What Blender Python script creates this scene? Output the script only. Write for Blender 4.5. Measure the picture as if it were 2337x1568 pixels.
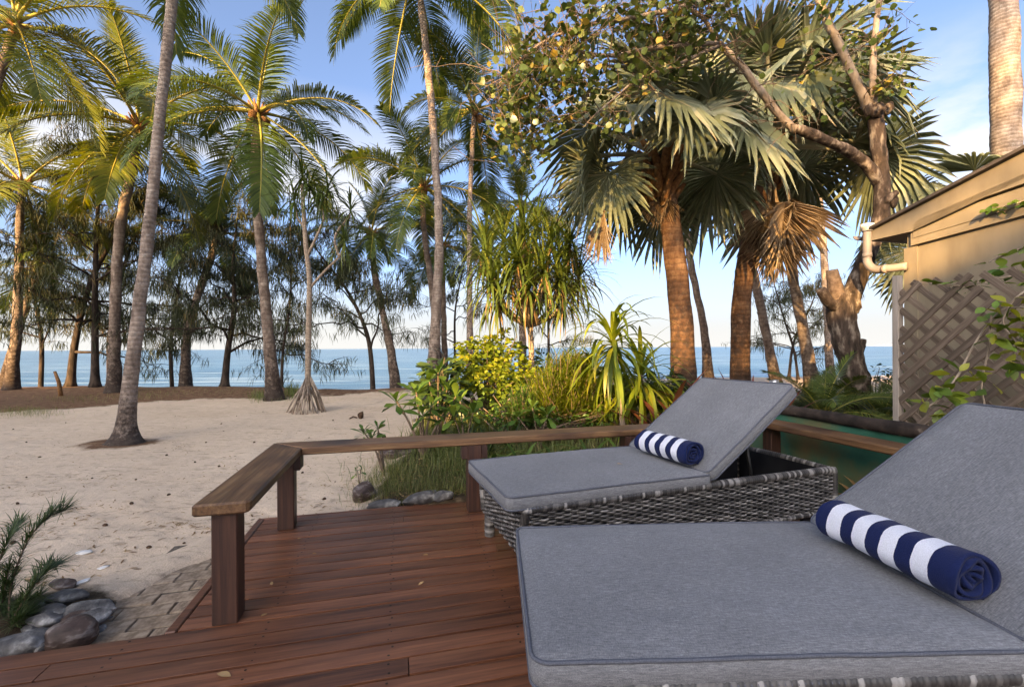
import bpy, math, random
import numpy as np
from mathutils import Vector, Matrix, noise as mnoise

for o in list(bpy.data.objects):
    bpy.data.objects.remove(o, do_unlink=True)
scene = bpy.context.scene
C = scene.collection
R = math.radians
PI = math.pi

# ------------------------------------------------------------------ camera
CAM_H = 1.03                      # metres above the deck (deck top is z = 0)
FPX, CU, CV, ROLL = 1038.7, 1168.5, 794.5, 0.0056
cam_d = bpy.data.cameras.new('camera')
cam_d.sensor_width = 36.0
cam_d.lens = 16.0
cam_d.shift_y = 0.0045
cam_d.clip_start = 0.02
cam_d.clip_end = 80000
cam = bpy.data.objects.new('camera', cam_d)
C.objects.link(cam)
cam.matrix_world = Matrix.Translation((0, 0, CAM_H)) @ Matrix.Rotation(PI / 2, 4, 'X') @ Matrix.Rotation(-ROLL, 4, 'Z')
scene.camera = cam
scene.render.resolution_x, scene.render.resolution_y = 1024, 686

# ------------------------------------------------------------------ sky and sun
SUN_EL, SUN_AZ = R(17), R(25)      # low sun, behind the camera and to its left
SKY_STRENGTH, SUN_STRENGTH, EXPOSURE = 0.14, 3.8, 2.32
world = bpy.data.worlds.new('World')
scene.world = world
world.use_nodes = True
wn, wl_ = world.node_tree.nodes, world.node_tree.links
wn.clear()
w_out = wn.new('ShaderNodeOutputWorld')
w_bg = wn.new('ShaderNodeBackground')
w_sky = wn.new('ShaderNodeTexSky')
w_sky.sky_type = 'NISHITA'
w_sky.sun_disc = False
w_sky.sun_elevation = SUN_EL
w_sky.sun_rotation = PI + SUN_AZ
w_sky.altitude = 0
w_sky.air_density = 0.5
w_sky.dust_density = 4.8
w_sky.ozone_density = 4.6
w_bg.inputs['Strength'].default_value = SKY_STRENGTH
w_tc = wn.new('ShaderNodeTexCoord')
w_map = wn.new('ShaderNodeMapping')
w_map.inputs['Scale'].default_value = (1, 1, 2.4)
w_map.inputs['Location'].default_value = (1.15, 0.1, 0.2)
w_noise = wn.new('ShaderNodeTexNoise')
w_noise.inputs['Scale'].default_value = 3.2
w_noise.inputs['Detail'].default_value = 7
w_noise.inputs['Roughness'].default_value = 0.55
w_ramp = wn.new('ShaderNodeMapRange')
w_ramp.inputs['From Min'].default_value = 0.56
w_ramp.inputs['From Max'].default_value = 0.74
w_ramp.interpolation_type = 'SMOOTHSTEP'
w_sep = wn.new('ShaderNodeSeparateXYZ')
w_band = wn.new('ShaderNodeValToRGB')     # clouds live low in the sky
cr = w_band.color_ramp
cr.elements[0].position, cr.elements[0].color = 0.0, (0.15, 0.15, 0.15, 1)
cr.elements[1].position, cr.elements[1].color = 0.48, (0, 0, 0, 1)
e_ = cr.elements.new(0.30); e_.color = (0.75, 0.75, 0.75, 1)
w_mul = wn.new('ShaderNodeMath'); w_mul.operation = 'MULTIPLY'
w_mul2 = wn.new('ShaderNodeMath'); w_mul2.operation = 'MULTIPLY'; w_mul2.inputs[1].default_value = 0.95
w_mix = wn.new('ShaderNodeMixRGB')
w_mix.inputs['Color2'].default_value = (1.65, 1.78, 2.05, 1)
wl_.new(w_tc.outputs['Generated'], w_map.inputs['Vector'])
wl_.new(w_map.outputs['Vector'], w_noise.inputs['Vector'])
def cloud_bank(prev, d0, size, amount):            # a soft bank of cloud standing in one part of the sky
    vd = wn.new('ShaderNodeVectorMath'); vd.operation = 'DISTANCE'; vd.inputs[1].default_value = d0
    mr = wn.new('ShaderNodeMapRange'); mr.interpolation_type = 'SMOOTHSTEP'
    mr.inputs['From Min'].default_value, mr.inputs['From Max'].default_value = 0.0, size
    mr.inputs['To Min'].default_value, mr.inputs['To Max'].default_value = amount, 0.0
    ad = wn.new('ShaderNodeMath'); ad.operation = 'ADD'
    wl_.new(w_tc.outputs['Generated'], vd.inputs[0]); wl_.new(vd.outputs['Value'], mr.inputs['Value'])
    wl_.new(mr.outputs['Result'], ad.inputs[0]); wl_.new(prev, ad.inputs[1])
    return ad.outputs[0]
w_cl = cloud_bank(w_noise.outputs['Fac'], (-0.31, 0.86, 0.41), 0.30, 0.46)
w_cl = cloud_bank(w_cl, (0.67, 0.67, 0.22), 0.26, 0.08)
w_cl = cloud_bank(w_cl, (-0.75, 0.60, 0.28), 0.30, 0.12)
wl_.new(w_cl, w_ramp.inputs['Value'])
wl_.new(w_tc.outputs['Generated'], w_sep.inputs['Vector'])
wl_.new(w_sep.outputs['Z'], w_band.inputs['Fac'])
wl_.new(w_ramp.outputs['Result'], w_mul.inputs[0])
wl_.new(w_band.outputs['Color'], w_mul.inputs[1])
wl_.new(w_mul.outputs[0], w_mul2.inputs[0])
wl_.new(w_mul2.outputs[0], w_mix.inputs['Fac'])
wl_.new(w_sky.outputs['Color'], w_mix.inputs['Color1'])
w_haze = wn.new('ShaderNodeValToRGB')     # pale sea haze all round the horizon
hr_ = w_haze.color_ramp; hr_.interpolation = 'EASE'
hr_.elements[0].position, hr_.elements[0].color = 0.0, (0.9, 0.9, 0.9, 1)
hr_.elements[1].position, hr_.elements[1].color = 0.20, (0, 0, 0, 1)
w_hmix = wn.new('ShaderNodeMixRGB'); w_hmix.inputs['Color2'].default_value = (1.34, 1.55, 1.92, 1)
wl_.new(w_sep.outputs['Z'], w_haze.inputs['Fac'])
wl_.new(w_haze.outputs['Color'], w_hmix.inputs['Fac'])
wl_.new(w_mix.outputs['Color'], w_hmix.inputs['Color1'])
wl_.new(w_hmix.outputs['Color'], w_bg.inputs['Color'])
wl_.new(w_bg.outputs['Background'], w_out.inputs['Surface'])

sun_d = bpy.data.lights.new('sun', 'SUN')
sun_d.energy = SUN_STRENGTH
sun_d.angle = R(0.5)
sun_d.color = (1.0, 0.70, 0.36)
sun = bpy.data.objects.new('sun', sun_d)
C.objects.link(sun)
to_sun = Vector((-math.sin(SUN_AZ) * math.cos(SUN_EL), -math.cos(SUN_AZ) * math.cos(SUN_EL), math.sin(SUN_EL)))
sun.rotation_euler = to_sun.to_track_quat('Z', 'Y').to_euler()

scene.view_settings.view_transform = 'Standard'
scene.view_settings.look = 'None'
scene.view_settings.gamma = 1
scene.view_settings.use_curve_mapping = False
scene.view_settings.exposure = EXPOSURE
scene.view_settings.use_white_balance = True          # the camera was balanced for the shade
scene.view_settings.white_balance_temperature = 8900
scene.view_settings.white_balance_tint = 10

# ------------------------------------------------------------------ measuring helpers
def P(u, v, d):
    """world point at depth d (along y) seen where the survey sheet says (u, v)"""
    du, dv = u - CU, v - CV
    return Vector(((du - ROLL * dv) / FPX * d, d, CAM_H - (dv + ROLL * du) / FPX * d))

def G(u, v, z):
    dv = (v - CV) + ROLL * (u - CU)
    return P(u, v, (CAM_H - z) * FPX / dv)

E1 = Vector((0.970, 0.2437, 0)).normalized()     # along the deck boards
E2 = Vector((-E1.y, E1.x, 0))
DECK_ANG = math.atan2(E1.y, E1.x)
DO = Vector((-1.272, 1.654, 0))                  # inner corner of the deck
def D(s, t, z=0.0):
    return DO + E1 * s + E2 * t + Vector((0, 0, z))

# ------------------------------------------------------------------ mesh helpers
WL = {}
def tag(o, label=None, cat=None, group=None, kind=None):
    if label: o['label'] = label
    if cat: o['category'] = cat
    if group: o['group'] = group
    if kind: o['kind'] = kind
    return o

def thing(name, label, cat, loc=(0, 0, 0), rz=0.0, group=None):
    o = bpy.data.objects.new(name, None)
    o.empty_display_size = 0.1
    C.objects.link(o)
    o.location = loc
    o.rotation_euler = (0, 0, rz)
    WL[o.name] = Vector(loc)
    return tag(o, label, cat, group)

class MB:
    def __init__(s):
        s.v, s.t, s.q, s.a, s.n = [], [], [], [], 0
    def add(s, v, tris=None, quads=None, tint=0.5):
        v = np.asarray(v, float).reshape(-1, 3)
        s.v.append(v)
        a = np.empty(len(v)); a[:] = tint
        s.a.append(a)
        if tris is not None and len(tris): s.t.append(np.asarray(tris, int).reshape(-1, 3) + s.n)
        if quads is not None and len(quads): s.q.append(np.asarray(quads, int).reshape(-1, 4) + s.n)
        s.n += len(v)
        return s
    def many(s, tv, tt, tq, M, L, tint):
        """copies of a template (tv verts) by matrices M (N,3,3), places L (N,3)"""
        N = len(L)
        if N == 0: return s
        v = np.einsum('nij,kj->nki', M, tv) + np.asarray(L)[:, None, :]
        off = (np.arange(N) * len(tv))[:, None, None]
        s.v.append(v.reshape(-1, 3))
        s.a.append(np.repeat(np.asarray(tint, float), len(tv)))
        if tt is not None and len(tt): s.t.append((np.asarray(tt)[None] + off).reshape(-1, 3) + s.n)
        if tq is not None and len(tq): s.q.append((np.asarray(tq)[None] + off).reshape(-1, 4) + s.n)
        s.n += N * len(tv)
        return s
    def mesh(s, name, mats, origin=(0, 0, 0), smooth=True):
        V = np.concatenate(s.v) - np.asarray(origin, float)
        T = np.concatenate(s.t) if s.t else np.zeros((0, 3), int)
        Q = np.concatenate(s.q) if s.q else np.zeros((0, 4), int)
        me = bpy.data.meshes.new(name)
        me.vertices.add(len(V)); me.vertices.foreach_set('co', V.ravel())
        me.loops.add(T.size + Q.size)
        me.loops.foreach_set('vertex_index', np.concatenate([T.ravel(), Q.ravel()]).astype(np.int32))
        me.polygons.add(len(T) + len(Q))
        st = np.concatenate([np.arange(len(T)) * 3, T.size + np.arange(len(Q)) * 4]).astype(np.int32)
        me.polygons.foreach_set('loop_start', st)
        me.update(calc_edges=True)
        me.polygons.foreach_set('use_smooth', np.full(len(T) + len(Q), bool(smooth)))
        at = me.attributes.new('tint', 'FLOAT', 'POINT')
        at.data.foreach_set('value', np.concatenate(s.a).astype(np.float32))
        me.materials.append(mats)
        me.update()
        return me
    def build(s, name, mat, parent=None, local=False, smooth=True, kind=None):
        org = Vector((0, 0, 0)) if (parent is None or local) else WL[parent.name]
        return place(s.mesh(name, mat, org, smooth), name, parent, kind=kind)

def place(me, name, parent=None, loc=(0, 0, 0), rot=(0, 0, 0), scale=(1, 1, 1), kind=None):
    o = bpy.data.objects.new(name, me)
    C.objects.link(o)
    o.parent = parent
    o.location, o.rotation_euler, o.scale = loc, rot, scale
    WL[o.name] = (WL[parent.name] if parent else Vector((0, 0, 0))) + Vector(loc)
    if kind: o['kind'] = kind
    return o

def solo(mb, name, mat, label, cat, group=None, origin=None, smooth=True, kind=None):
    """a one-mesh thing whose origin sits at its base"""
    V = np.concatenate(mb.v)
    if origin is None:
        origin = Vector((V[:, 0].mean(), V[:, 1].mean(), V[:, 2].min()))
    o = place(mb.mesh(name, mat, origin, smooth), name, None, origin)
    return tag(o, label, cat, group, kind)

def tube(mb, path, radii, sides=8, tint=0.5, cap=True):
    p = np.asarray([tuple(x) for x in path], float)
    n = len(p)
    r = np.broadcast_to(np.asarray(radii, float), (n,))
    tg = np.gradient(p, axis=0)
    tg /= np.linalg.norm(tg, axis=1)[:, None] + 1e-12
    ref = np.array([0, 0, 1.0]) if abs(tg[0, 2]) < 0.9 else np.array([1.0, 0, 0])
    nn = np.zeros((n, 3)); x = np.cross(tg[0], ref); x /= np.linalg.norm(x); nn[0] = x
    for i in range(1, n):
        x = nn[i - 1] - tg[i] * np.dot(nn[i - 1], tg[i])
        nn[i] = x / (np.linalg.norm(x) + 1e-12)
    bb = np.cross(tg, nn)
    an = np.arange(sides) * 2 * PI / sides
    V = p[:, None, :] + r[:, None, None] * (np.cos(an)[None, :, None] * nn[:, None, :] + np.sin(an)[None, :, None] * bb[:, None, :])
    i = np.arange(n - 1)[:, None]; j = np.arange(sides)[None, :]; k = (j + 1) % sides
    q = np.stack([i * sides + j, i * sides + k, (i + 1) * sides + k, (i + 1) * sides + j], -1).reshape(-1, 4)
    V = V.reshape(-1, 3)
    tn = np.repeat(np.broadcast_to(np.asarray(tint, float), (n,)), sides)
    tr = []
    if cap:
        V = np.concatenate([V, p[:1], p[-1:]]); tn = np.concatenate([tn, tn[:1], tn[-1:]])
        a, b = n * sides, n * sides + 1
        for m in range(sides):
            tr.append((a, (m + 1) % sides, m)); tr.append((b, (n - 1) * sides + m, (n - 1) * sides + (m + 1) % sides))
    return mb.add(V, tr, q, tn)

def cbox(mb, size, ch=0.004, mat=None, tint=0.5):
    """chamfered box of full size (x,y,z), centred, then moved by the 4x4 matrix"""
    h = np.asarray(size, float) / 2
    ch = min(ch, h.min() * 0.9)
    V, idx = [], {}
    for sx in (-1, 1):
        for sy in (-1, 1):
            for sz in (-1, 1):
                sg = np.array([sx, sy, sz])
                for ax in range(3):
                    c = (h - ch) * sg; c[ax] = h[ax] * sg[ax]
                    idx[(sx, sy, sz, ax)] = len(V); V.append(c)
    Q, T = [], []
    for ax in range(3):
        a, b = (ax + 1) % 3, (ax + 2) % 3
        for sg in (-1, 1):
            f = []
            for (p, q) in ((-1, -1), (1, -1), (1, 1), (-1, 1)):
                k = [0, 0, 0]; k[ax] = sg; k[a] = p; k[b] = q
                f.append(idx[(k[0], k[1], k[2], ax)])
            Q.append(f if sg > 0 else f[::-1])
    for ax in range(3):
        a, b = (ax + 1) % 3, (ax + 2) % 3
        for p in (-1, 1):
            for q in (-1, 1):
                k0 = [0, 0, 0]; k1 = [0, 0, 0]
                k0[a] = k1[a] = p; k0[b] = k1[b] = q; k0[ax] = -1; k1[ax] = 1
                f = [idx[(*k0, a)], idx[(*k1, a)], idx[(*k1, b)], idx[(*k0, b)]]
                Q.append(f if p * q < 0 else f[::-1])
    for sx in (-1, 1):
        for sy in (-1, 1):
            for sz in (-1, 1):
                f = [idx[(sx, sy, sz, 0)], idx[(sx, sy, sz, 1)], idx[(sx, sy, sz, 2)]]
                T.append(f if sx * sy * sz > 0 else f[::-1])
    V = np.array(V)
    if mat is not None:
        m = np.array(mat); V = V @ m[:3, :3].T + m[:3, 3]
    return mb.add(V, T, Q, tint)

def mat4(loc, rz=0, rx=0, ry=0):
    return Matrix.Translation(loc) @ Matrix.Rotation(rz, 4, 'Z') @ Matrix.Rotation(ry, 4, 'Y') @ Matrix.Rotation(rx, 4, 'X')

def smooth_path(pts, n=24):
    """Catmull-Rom through the points"""
    p = [Vector(x) for x in pts]
    p = [p[0] * 2 - p[1]] + p + [p[-1] * 2 - p[-2]]
    seg = len(p) - 3
    out = []
    for i in range(n + 1):
        f = i / n * seg
        k = min(int(f), seg - 1); t = f - k
        a, b, c, d = p[k], p[k + 1], p[k + 2], p[k + 3]
        out.append(0.5 * ((2 * b) + (c - a) * t + (2 * a - 5 * b + 4 * c - d) * t * t + (3 * b - a - 3 * c + d) * t ** 3))
    return out

def rotm(az, el, roll, sc):
    az, el, roll, sc = np.broadcast_arrays(*[np.asarray(x, float) for x in (az, el, roll, sc)])
    x = np.stack([np.cos(el) * np.cos(az), np.cos(el) * np.sin(az), np.sin(el)], -1)
    y = np.stack([-np.sin(az), np.cos(az), np.zeros_like(az)], -1)
    z = np.cross(x, y)
    y2 = y * np.cos(roll)[..., None] + z * np.sin(roll)[..., None]
    z2 = z * np.cos(roll)[..., None] - y * np.sin(roll)[..., None]
    return np.stack([x, y2, z2], -1) * sc[..., None, None]

# ------------------------------------------------------------------ materials
def mat_base(name):
    m = bpy.data.materials.new(name)
    m.use_nodes = True
    nt = m.node_tree
    nt.nodes.clear()
    out = nt.nodes.new('ShaderNodeOutputMaterial')
    b = nt.nodes.new('ShaderNodeBsdfPrincipled')
    nt.links.new(b.outputs[0], out.inputs['Surface'])
    return m, nt, b, out

def ramp(nt, src, stops):
    r = nt.nodes.new('ShaderNodeValToRGB')
    el = r.color_ramp.elements
    while len(el) > 1: el.remove(el[-1])
    for i, (p, c) in enumerate(stops):
        e = el[0] if i == 0 else el.new(p)
        e.position = p; e.color = (*c, 1) if len(c) == 3 else c
    nt.links.new(src, r.inputs['Fac'])
    return r.outputs['Color']

def tex(nt, scale=(1, 1, 1), nscale=5, detail=4, rough=0.55, coord='Object', dist=0.0, kind='Noise', loc=(0, 0, 0)):
    tc = nt.nodes.new('ShaderNodeTexCoord')
    mp = nt.nodes.new('ShaderNodeMapping')
    mp.inputs['Scale'].default_value = scale
    mp.inputs['Location'].default_value = loc
    nt.links.new(tc.outputs[coord], mp.inputs['Vector'])
    t = nt.nodes.new('ShaderNodeTex' + kind)
    t.inputs['Scale'].default_value = nscale
    if kind == 'Noise':
        t.inputs['Detail'].default_value = detail
        t.inputs['Roughness'].default_value = rough
        t.inputs['Distortion'].default_value = dist
    nt.links.new(mp.outputs['Vector'], t.inputs['Vector'])
    return t

def attr(nt, name='tint'):
    a = nt.nodes.new('ShaderNodeAttribute'); a.attribute_name = name
    return a.outputs['Fac']

def mixc(nt, fac, c1, c2, mode='MIX'):
    m = nt.nodes.new('ShaderNodeMixRGB'); m.blend_type = mode
    for s, v in (('Fac', fac), ('Color1', c1), ('Color2', c2)):
        if hasattr(v, 'is_linked') or hasattr(v, 'links'): nt.links.new(v, m.inputs[s])
        elif s == 'Fac': m.inputs[s].default_value = v
        else: m.inputs[s].default_value = (*v, 1)
    return m.outputs['Color']

def math_(nt, op, a, b=None):
    m = nt.nodes.new('ShaderNodeMath'); m.operation = op
    for i, v in enumerate((a, b)):
        if v is None: continue
        if hasattr(v, 'links'): nt.links.new(v, m.inputs[i])
        else: m.inputs[i].default_value = v
    return m.outputs[0]

def bump(nt, b, h, strength=0.3, dist=0.02):
    n = nt.nodes.new('ShaderNodeBump')
    n.inputs['Strength'].default_value = strength
    n.inputs['Distance'].default_value = dist
    nt.links.new(h, n.inputs['Height'])
    nt.links.new(n.outputs['Normal'], b.inputs['Normal'])

def objrand(nt):
    return nt.nodes.new('ShaderNodeObjectInfo').outputs['Random']

def vary(nt, col, fac, lo, hi):
    """multiply colour by a value between lo and hi chosen by fac"""
    mr = nt.nodes.new('ShaderNodeMapRange')
    mr.inputs['To Min'].default_value, mr.inputs['To Max'].default_value = lo, hi
    nt.links.new(fac, mr.inputs['Value'])
    h = nt.nodes.new('ShaderNodeHueSaturation')
    nt.links.new(mr.outputs['Result'], h.inputs['Value'])
    nt.links.new(col, h.inputs['Color'])
    return h.outputs['Color']

def leaf_mat(name, stops, rough=0.45, transl=0.3, tcol=(1.0, 1.0, 0.55), spec=0.4, nscale=3.0):
    """leaf colour by the per-leaf tint, some light passing through"""
    m, nt, b, out = mat_base(name)
    t = tex(nt, nscale=nscale, detail=3)
    f = math_(nt, 'ADD', attr(nt), math_(nt, 'MULTIPLY', math_(nt, 'SUBTRACT', t.outputs['Fac'], 0.5), 0.25))
    c = vary(nt, ramp(nt, f, stops), objrand(nt), 0.8, 1.2)
    nt.links.new(c, b.inputs['Base Color'])
    b.inputs['Roughness'].default_value = rough
    b.inputs['Specular IOR Level'].default_value = spec
    tr = nt.nodes.new('ShaderNodeBsdfTranslucent')
    nt.links.new(mixc(nt, 1.0, c, tcol, 'MULTIPLY'), tr.inputs['Color'])
    mx = nt.nodes.new('ShaderNodeMixShader'); mx.inputs['Fac'].default_value = transl
    nt.links.new(b.outputs[0], mx.inputs[1]); nt.links.new(tr.outputs[0], mx.inputs[2])
    nt.links.new(mx.outputs[0], out.inputs['Surface'])
    return m

def wood_mat(name, stops, axis='x', rough=0.4, fine=60, streak=(0.55, 1.45), bstr=0.25, obj_lo=0.75, obj_hi=1.25, blot=None, coat=0.0, spec=0.5):
    m, nt, b, out = mat_base(name)
    sc = {'x': (1, 22, 22), 'y': (22, 1, 22), 'z': (22, 22, 1)}[axis]
    t = tex(nt, scale=sc, nscale=fine / 22, detail=6, rough=0.65, dist=0.4)
    c = ramp(nt, t.outputs['Fac'], stops)
    sc2 = {'x': (0.6, 4, 4), 'y': (4, 0.6, 4), 'z': (4, 4, 0.6)}[axis]
    t2 = tex(nt, scale=sc2, nscale=2.2, detail=3)
    c = vary(nt, c, t2.outputs['Fac'], *streak)
    if blot:
        t3 = tex(nt, nscale=1.7, detail=4, coord='Object')
        c = mixc(nt, ramp(nt, t3.outputs['Fac'], [(0.50, (0, 0, 0)), (0.68, (1, 1, 1))]), c, blot)
    c = vary(nt, c, objrand(nt), obj_lo, obj_hi)
    nt.links.new(c, b.inputs['Base Color'])
    b.inputs['Specular IOR Level'].default_value = spec
    nt.links.new(math_(nt, 'ADD', math_(nt, 'MULTIPLY', t2.outputs['Fac'], 0.35), rough - 0.17), b.inputs['Roughness'])
    b.inputs['Coat Weight'].default_value = coat
    b.inputs['Coat Roughness'].default_value = 0.35
    bump(nt, b, t.outputs['Fac'], bstr, 0.003)
    return m

def plain_mat(name, stops, nscale=6, rough=0.8, scale=(1, 1, 1), bstr=0.3, bdist=0.01, detail=5, spec=0.3, coord='Object', metal=0.0, use_tint=False, transl=0):
    m, nt, b, out = mat_base(name)
    t = tex(nt, scale=scale, nscale=nscale, detail=detail, coord=coord)
    f = t.outputs['Fac']
    if use_tint: f = math_(nt, 'ADD', attr(nt), math_(nt, 'MULTIPLY', math_(nt, 'SUBTRACT', f, 0.5), 0.5))
    c = vary(nt, ramp(nt, f, stops), objrand(nt), 0.88, 1.12)
    nt.links.new(c, b.inputs['Base Color'])
    b.inputs['Roughness'].default_value = rough
    b.inputs['Specular IOR Level'].default_value = spec
    b.inputs['Metallic'].default_value = metal
    if bstr: bump(nt, b, t.outputs['Fac'], bstr, bdist)
    return m

M = {}
# sand with leaf litter and garden soil where the ground carries them
def ground_mat():
    m, nt, b, out = mat_base('ground')
    t = tex(nt, nscale=0.7, detail=6)
    sand = ramp(nt, t.outputs['Fac'], [(0.3, (0.60, 0.45, 0.325)), (0.7, (0.71, 0.55, 0.41))])
    t2 = tex(nt, nscale=140, detail=2)
    sand = vary(nt, sand, t2.outputs['Fac'], 0.72, 1.28)
    t5 = tex(nt, scale=(1, 3.2, 1), nscale=5.5, detail=7, rough=0.72)          # fine twig and needle drift
    sand = mixc(nt, math_(nt, 'MULTIPLY', ramp(nt, t5.outputs['Fac'], [(0.54, (0, 0, 0)), (0.68, (1, 1, 1))]), 0.62), sand, (0.22, 0.15, 0.10))
    vo = tex(nt, nscale=3.5, kind='Voronoi')
    sand = mixc(nt, ramp(nt, vo.outputs['Distance'], [(0.030, (0.9, 0.9, 0.9)), (0.055, (0, 0, 0))]), sand, (0.10, 0.06, 0.035))
    vo2 = tex(nt, nscale=11, kind='Voronoi', loc=(3, 2, 0))
    sand = mixc(nt, ramp(nt, vo2.outputs['Distance'], [(0.05, (0.6, 0.6, 0.6)), (0.085, (0, 0, 0))]), sand, (0.17, 0.11, 0.07))
    t3 = tex(nt, nscale=9, detail=8, rough=0.75)
    lit = ramp(nt, t3.outputs['Fac'], [(0.30, (0.07, 0.036, 0.021)), (0.5, (0.17, 0.092, 0.053)), (0.68, (0.31, 0.19, 0.11))])
    soil = ramp(nt, t3.outputs['Fac'], [(0.32, (0.022, 0.015, 0.010)), (0.52, (0.065, 0.045, 0.028)), (0.72, (0.17, 0.12, 0.08))])
    t4 = tex(nt, nscale=1.6, detail=7, rough=0.7)
    nz = math_(nt, 'MULTIPLY', math_(nt, 'SUBTRACT', t4.outputs['Fac'], 0.5), 1.5)
    def mask(a):
        f = math_(nt, 'ADD', attr(nt, a), nz)
        return ramp(nt, f, [(0.38, (0, 0, 0)), (0.62, (1, 1, 1))])
    c = mixc(nt, mask('litter'), sand, lit)
    c = mixc(nt, mask('soil'), c, soil)
    nt.links.new(c, b.inputs['Base Color'])
    b.inputs['Roughness'].default_value = 0.95
    b.inputs['Specular IOR Level'].default_value = 0.1
    t6 = tex(nt, nscale=4.5, detail=6, rough=0.6)
    h = math_(nt, 'ADD', math_(nt, 'MULTIPLY', t6.outputs['Fac'], 1.0), math_(nt, 'MULTIPLY', t2.outputs['Fac'], 0.12))
    bump(nt, b, h, 0.55, 0.05)
    return m
M['ground'] = ground_mat()

def sea_mat():
    m, nt, b, out = mat_base('sea')
    t = tex(nt, scale=(0.06, 0.5, 1), nscale=1.0, detail=9, rough=0.66)
    t2 = tex(nt, scale=(0.004, 0.04, 1), nscale=1.0, detail=5, rough=0.6)
    c = ramp(nt, t2.outputs['Fac'], [(0.35, (0.018, 0.085, 0.17)), (0.65, (0.05, 0.15, 0.25))])
    c = mixc(nt, ramp(nt, t.outputs['Fac'], [(0.50, (0, 0, 0)), (0.64, (1, 1, 1))]), c, (0.26, 0.38, 0.47))
    nt.links.new(c, b.inputs['Base Color'])
    b.inputs['Roughness'].default_value = 0.32
    b.inputs['Specular IOR Level'].default_value = 0.32
    bump(nt, b, t.outputs['Fac'], 1.0, 0.6)
    return m
M['sea'] = sea_mat()
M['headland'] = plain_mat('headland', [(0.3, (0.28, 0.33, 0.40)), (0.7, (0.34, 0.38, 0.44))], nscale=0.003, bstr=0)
M['deck'] = wood_mat('deck_wood', [(0.30, (0.060, 0.023, 0.014)), (0.5, (0.165, 0.061, 0.032)), (0.7, (0.25, 0.098, 0.05))], 'x', rough=0.38, obj_lo=0.76, obj_hi=1.22, streak=(0.78, 1.22), coat=0.12, bstr=0.18)
M['rail'] = wood_mat('rail_wood', [(0.28, (0.065, 0.029, 0.014)), (0.5, (0.155, 0.075, 0.034)), (0.74, (0.29, 0.165, 0.075))], 'x', rough=0.48, blot=(0.045, 0.022, 0.014), obj_lo=0.85, obj_hi=1.15)
M['post'] = wood_mat('post_wood', [(0.30, (0.020, 0.008, 0.006)), (0.5, (0.045, 0.018, 0.012)), (0.72, (0.085, 0.034, 0.020))], 'z', rough=0.45, obj_lo=0.85, obj_hi=1.15)
M['screw'] = plain_mat('screw', [(0.4, (0.02, 0.018, 0.017)), (0.6, (0.05, 0.045, 0.04))], rough=0.5, metal=0.6, bstr=0)
M['joint'] = plain_mat('joint_sand', [(0.4, (0.085, 0.065, 0.05)), (0.6, (0.15, 0.118, 0.09))], nscale=60, rough=1.0)
M['under'] = plain_mat('under_deck_shade', [(0.4, (0.015, 0.011, 0.009)), (0.6, (0.03, 0.022, 0.017))])  # near-black tone that paints shade into the deck gaps
M['paver'] = plain_mat('paver', [(0.32, (0.15, 0.105, 0.07)), (0.52, (0.31, 0.225, 0.158)), (0.7, (0.43, 0.33, 0.24))], nscale=28, rough=0.95, bstr=0.6, bdist=0.006, detail=8)
M['rock'] = plain_mat('rock', [(0.30, (0.040, 0.037, 0.037)), (0.50, (0.125, 0.118, 0.115)), (0.58, (0.20, 0.19, 0.18)), (0.70, (0.50, 0.48, 0.455))], nscale=16, rough=0.8, bstr=1.0, bdist=0.02, detail=10)
M['rock_brown'] = plain_mat('rock_brown', [(0.30, (0.030, 0.018, 0.014)), (0.52, (0.085, 0.055, 0.045)), (0.70, (0.30, 0.26, 0.235))], nscale=14, rough=0.55, bstr=0.8, bdist=0.015, detail=9, scale=(1, 1, 2.5))
M['shell'] = plain_mat('shell', [(0.3, (0.55, 0.53, 0.5)), (0.7, (0.8, 0.78, 0.75))], nscale=20, rough=0.6)
M['pod'] = plain_mat('pod', [(0.3, (0.03, 0.017, 0.011)), (0.7, (0.11, 0.062, 0.036))], nscale=30, rough=0.9)
M['dry_leaf'] = leaf_mat('dry_leaf', [(0.2, (0.20, 0.10, 0.045)), (0.6, (0.40, 0.23, 0.10)), (0.9, (0.52, 0.36, 0.19))], 0.7, 0.2)

def fabric_mat():
    m, nt, b, out = mat_base('cushion_fabric')
    ta = tex(nt, scale=(1, 0.22, 1), nscale=620, detail=2)
    tb = tex(nt, scale=(0.12, 1, 1), nscale=420, detail=2)
    tl = tex(nt, nscale=3.2, detail=5)
    f = math_(nt, 'ADD', math_(nt, 'MULTIPLY', ta.outputs['Fac'], 0.5), math_(nt, 'MULTIPLY', tb.outputs['Fac'], 0.5))
    c = ramp(nt, f, [(0.34, (0.115, 0.117, 0.126)), (0.5, (0.178, 0.180, 0.191)), (0.66, (0.275, 0.277, 0.288))])
    c = vary(nt, c, tl.outputs['Fac'], 0.72, 1.26)
    nt.links.new(c, b.inputs['Base Color'])
    b.inputs['Roughness'].default_value = 0.92
    b.inputs['Specular IOR Level'].default_value = 0.15
    b.inputs['Sheen Weight'].default_value = 0.08
    b.inputs['Sheen Roughness'].default_value = 0.5
    bump(nt, b, math_(nt, 'ADD', f, math_(nt, 'MULTIPLY', tl.outputs['Fac'], 3.0)), 0.35, 0.004)
    return m
M['fabric'] = fabric_mat()
M['piping'] = plain_mat('piping', [(0.35, (0.085, 0.092, 0.115)), (0.65, (0.13, 0.138, 0.165))], nscale=300, rough=0.9, bstr=0.2, bdist=0.002)
M['wicker'] = plain_mat('wicker', [(0.12, (0.040, 0.036, 0.034)), (0.38, (0.085, 0.078, 0.073)), (0.62, (0.150, 0.138, 0.130)), (0.9, (0.30, 0.282, 0.268))], nscale=16, rough=0.42, bstr=0.15, bdist=0.001, use_tint=True, spec=0.5)
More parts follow.
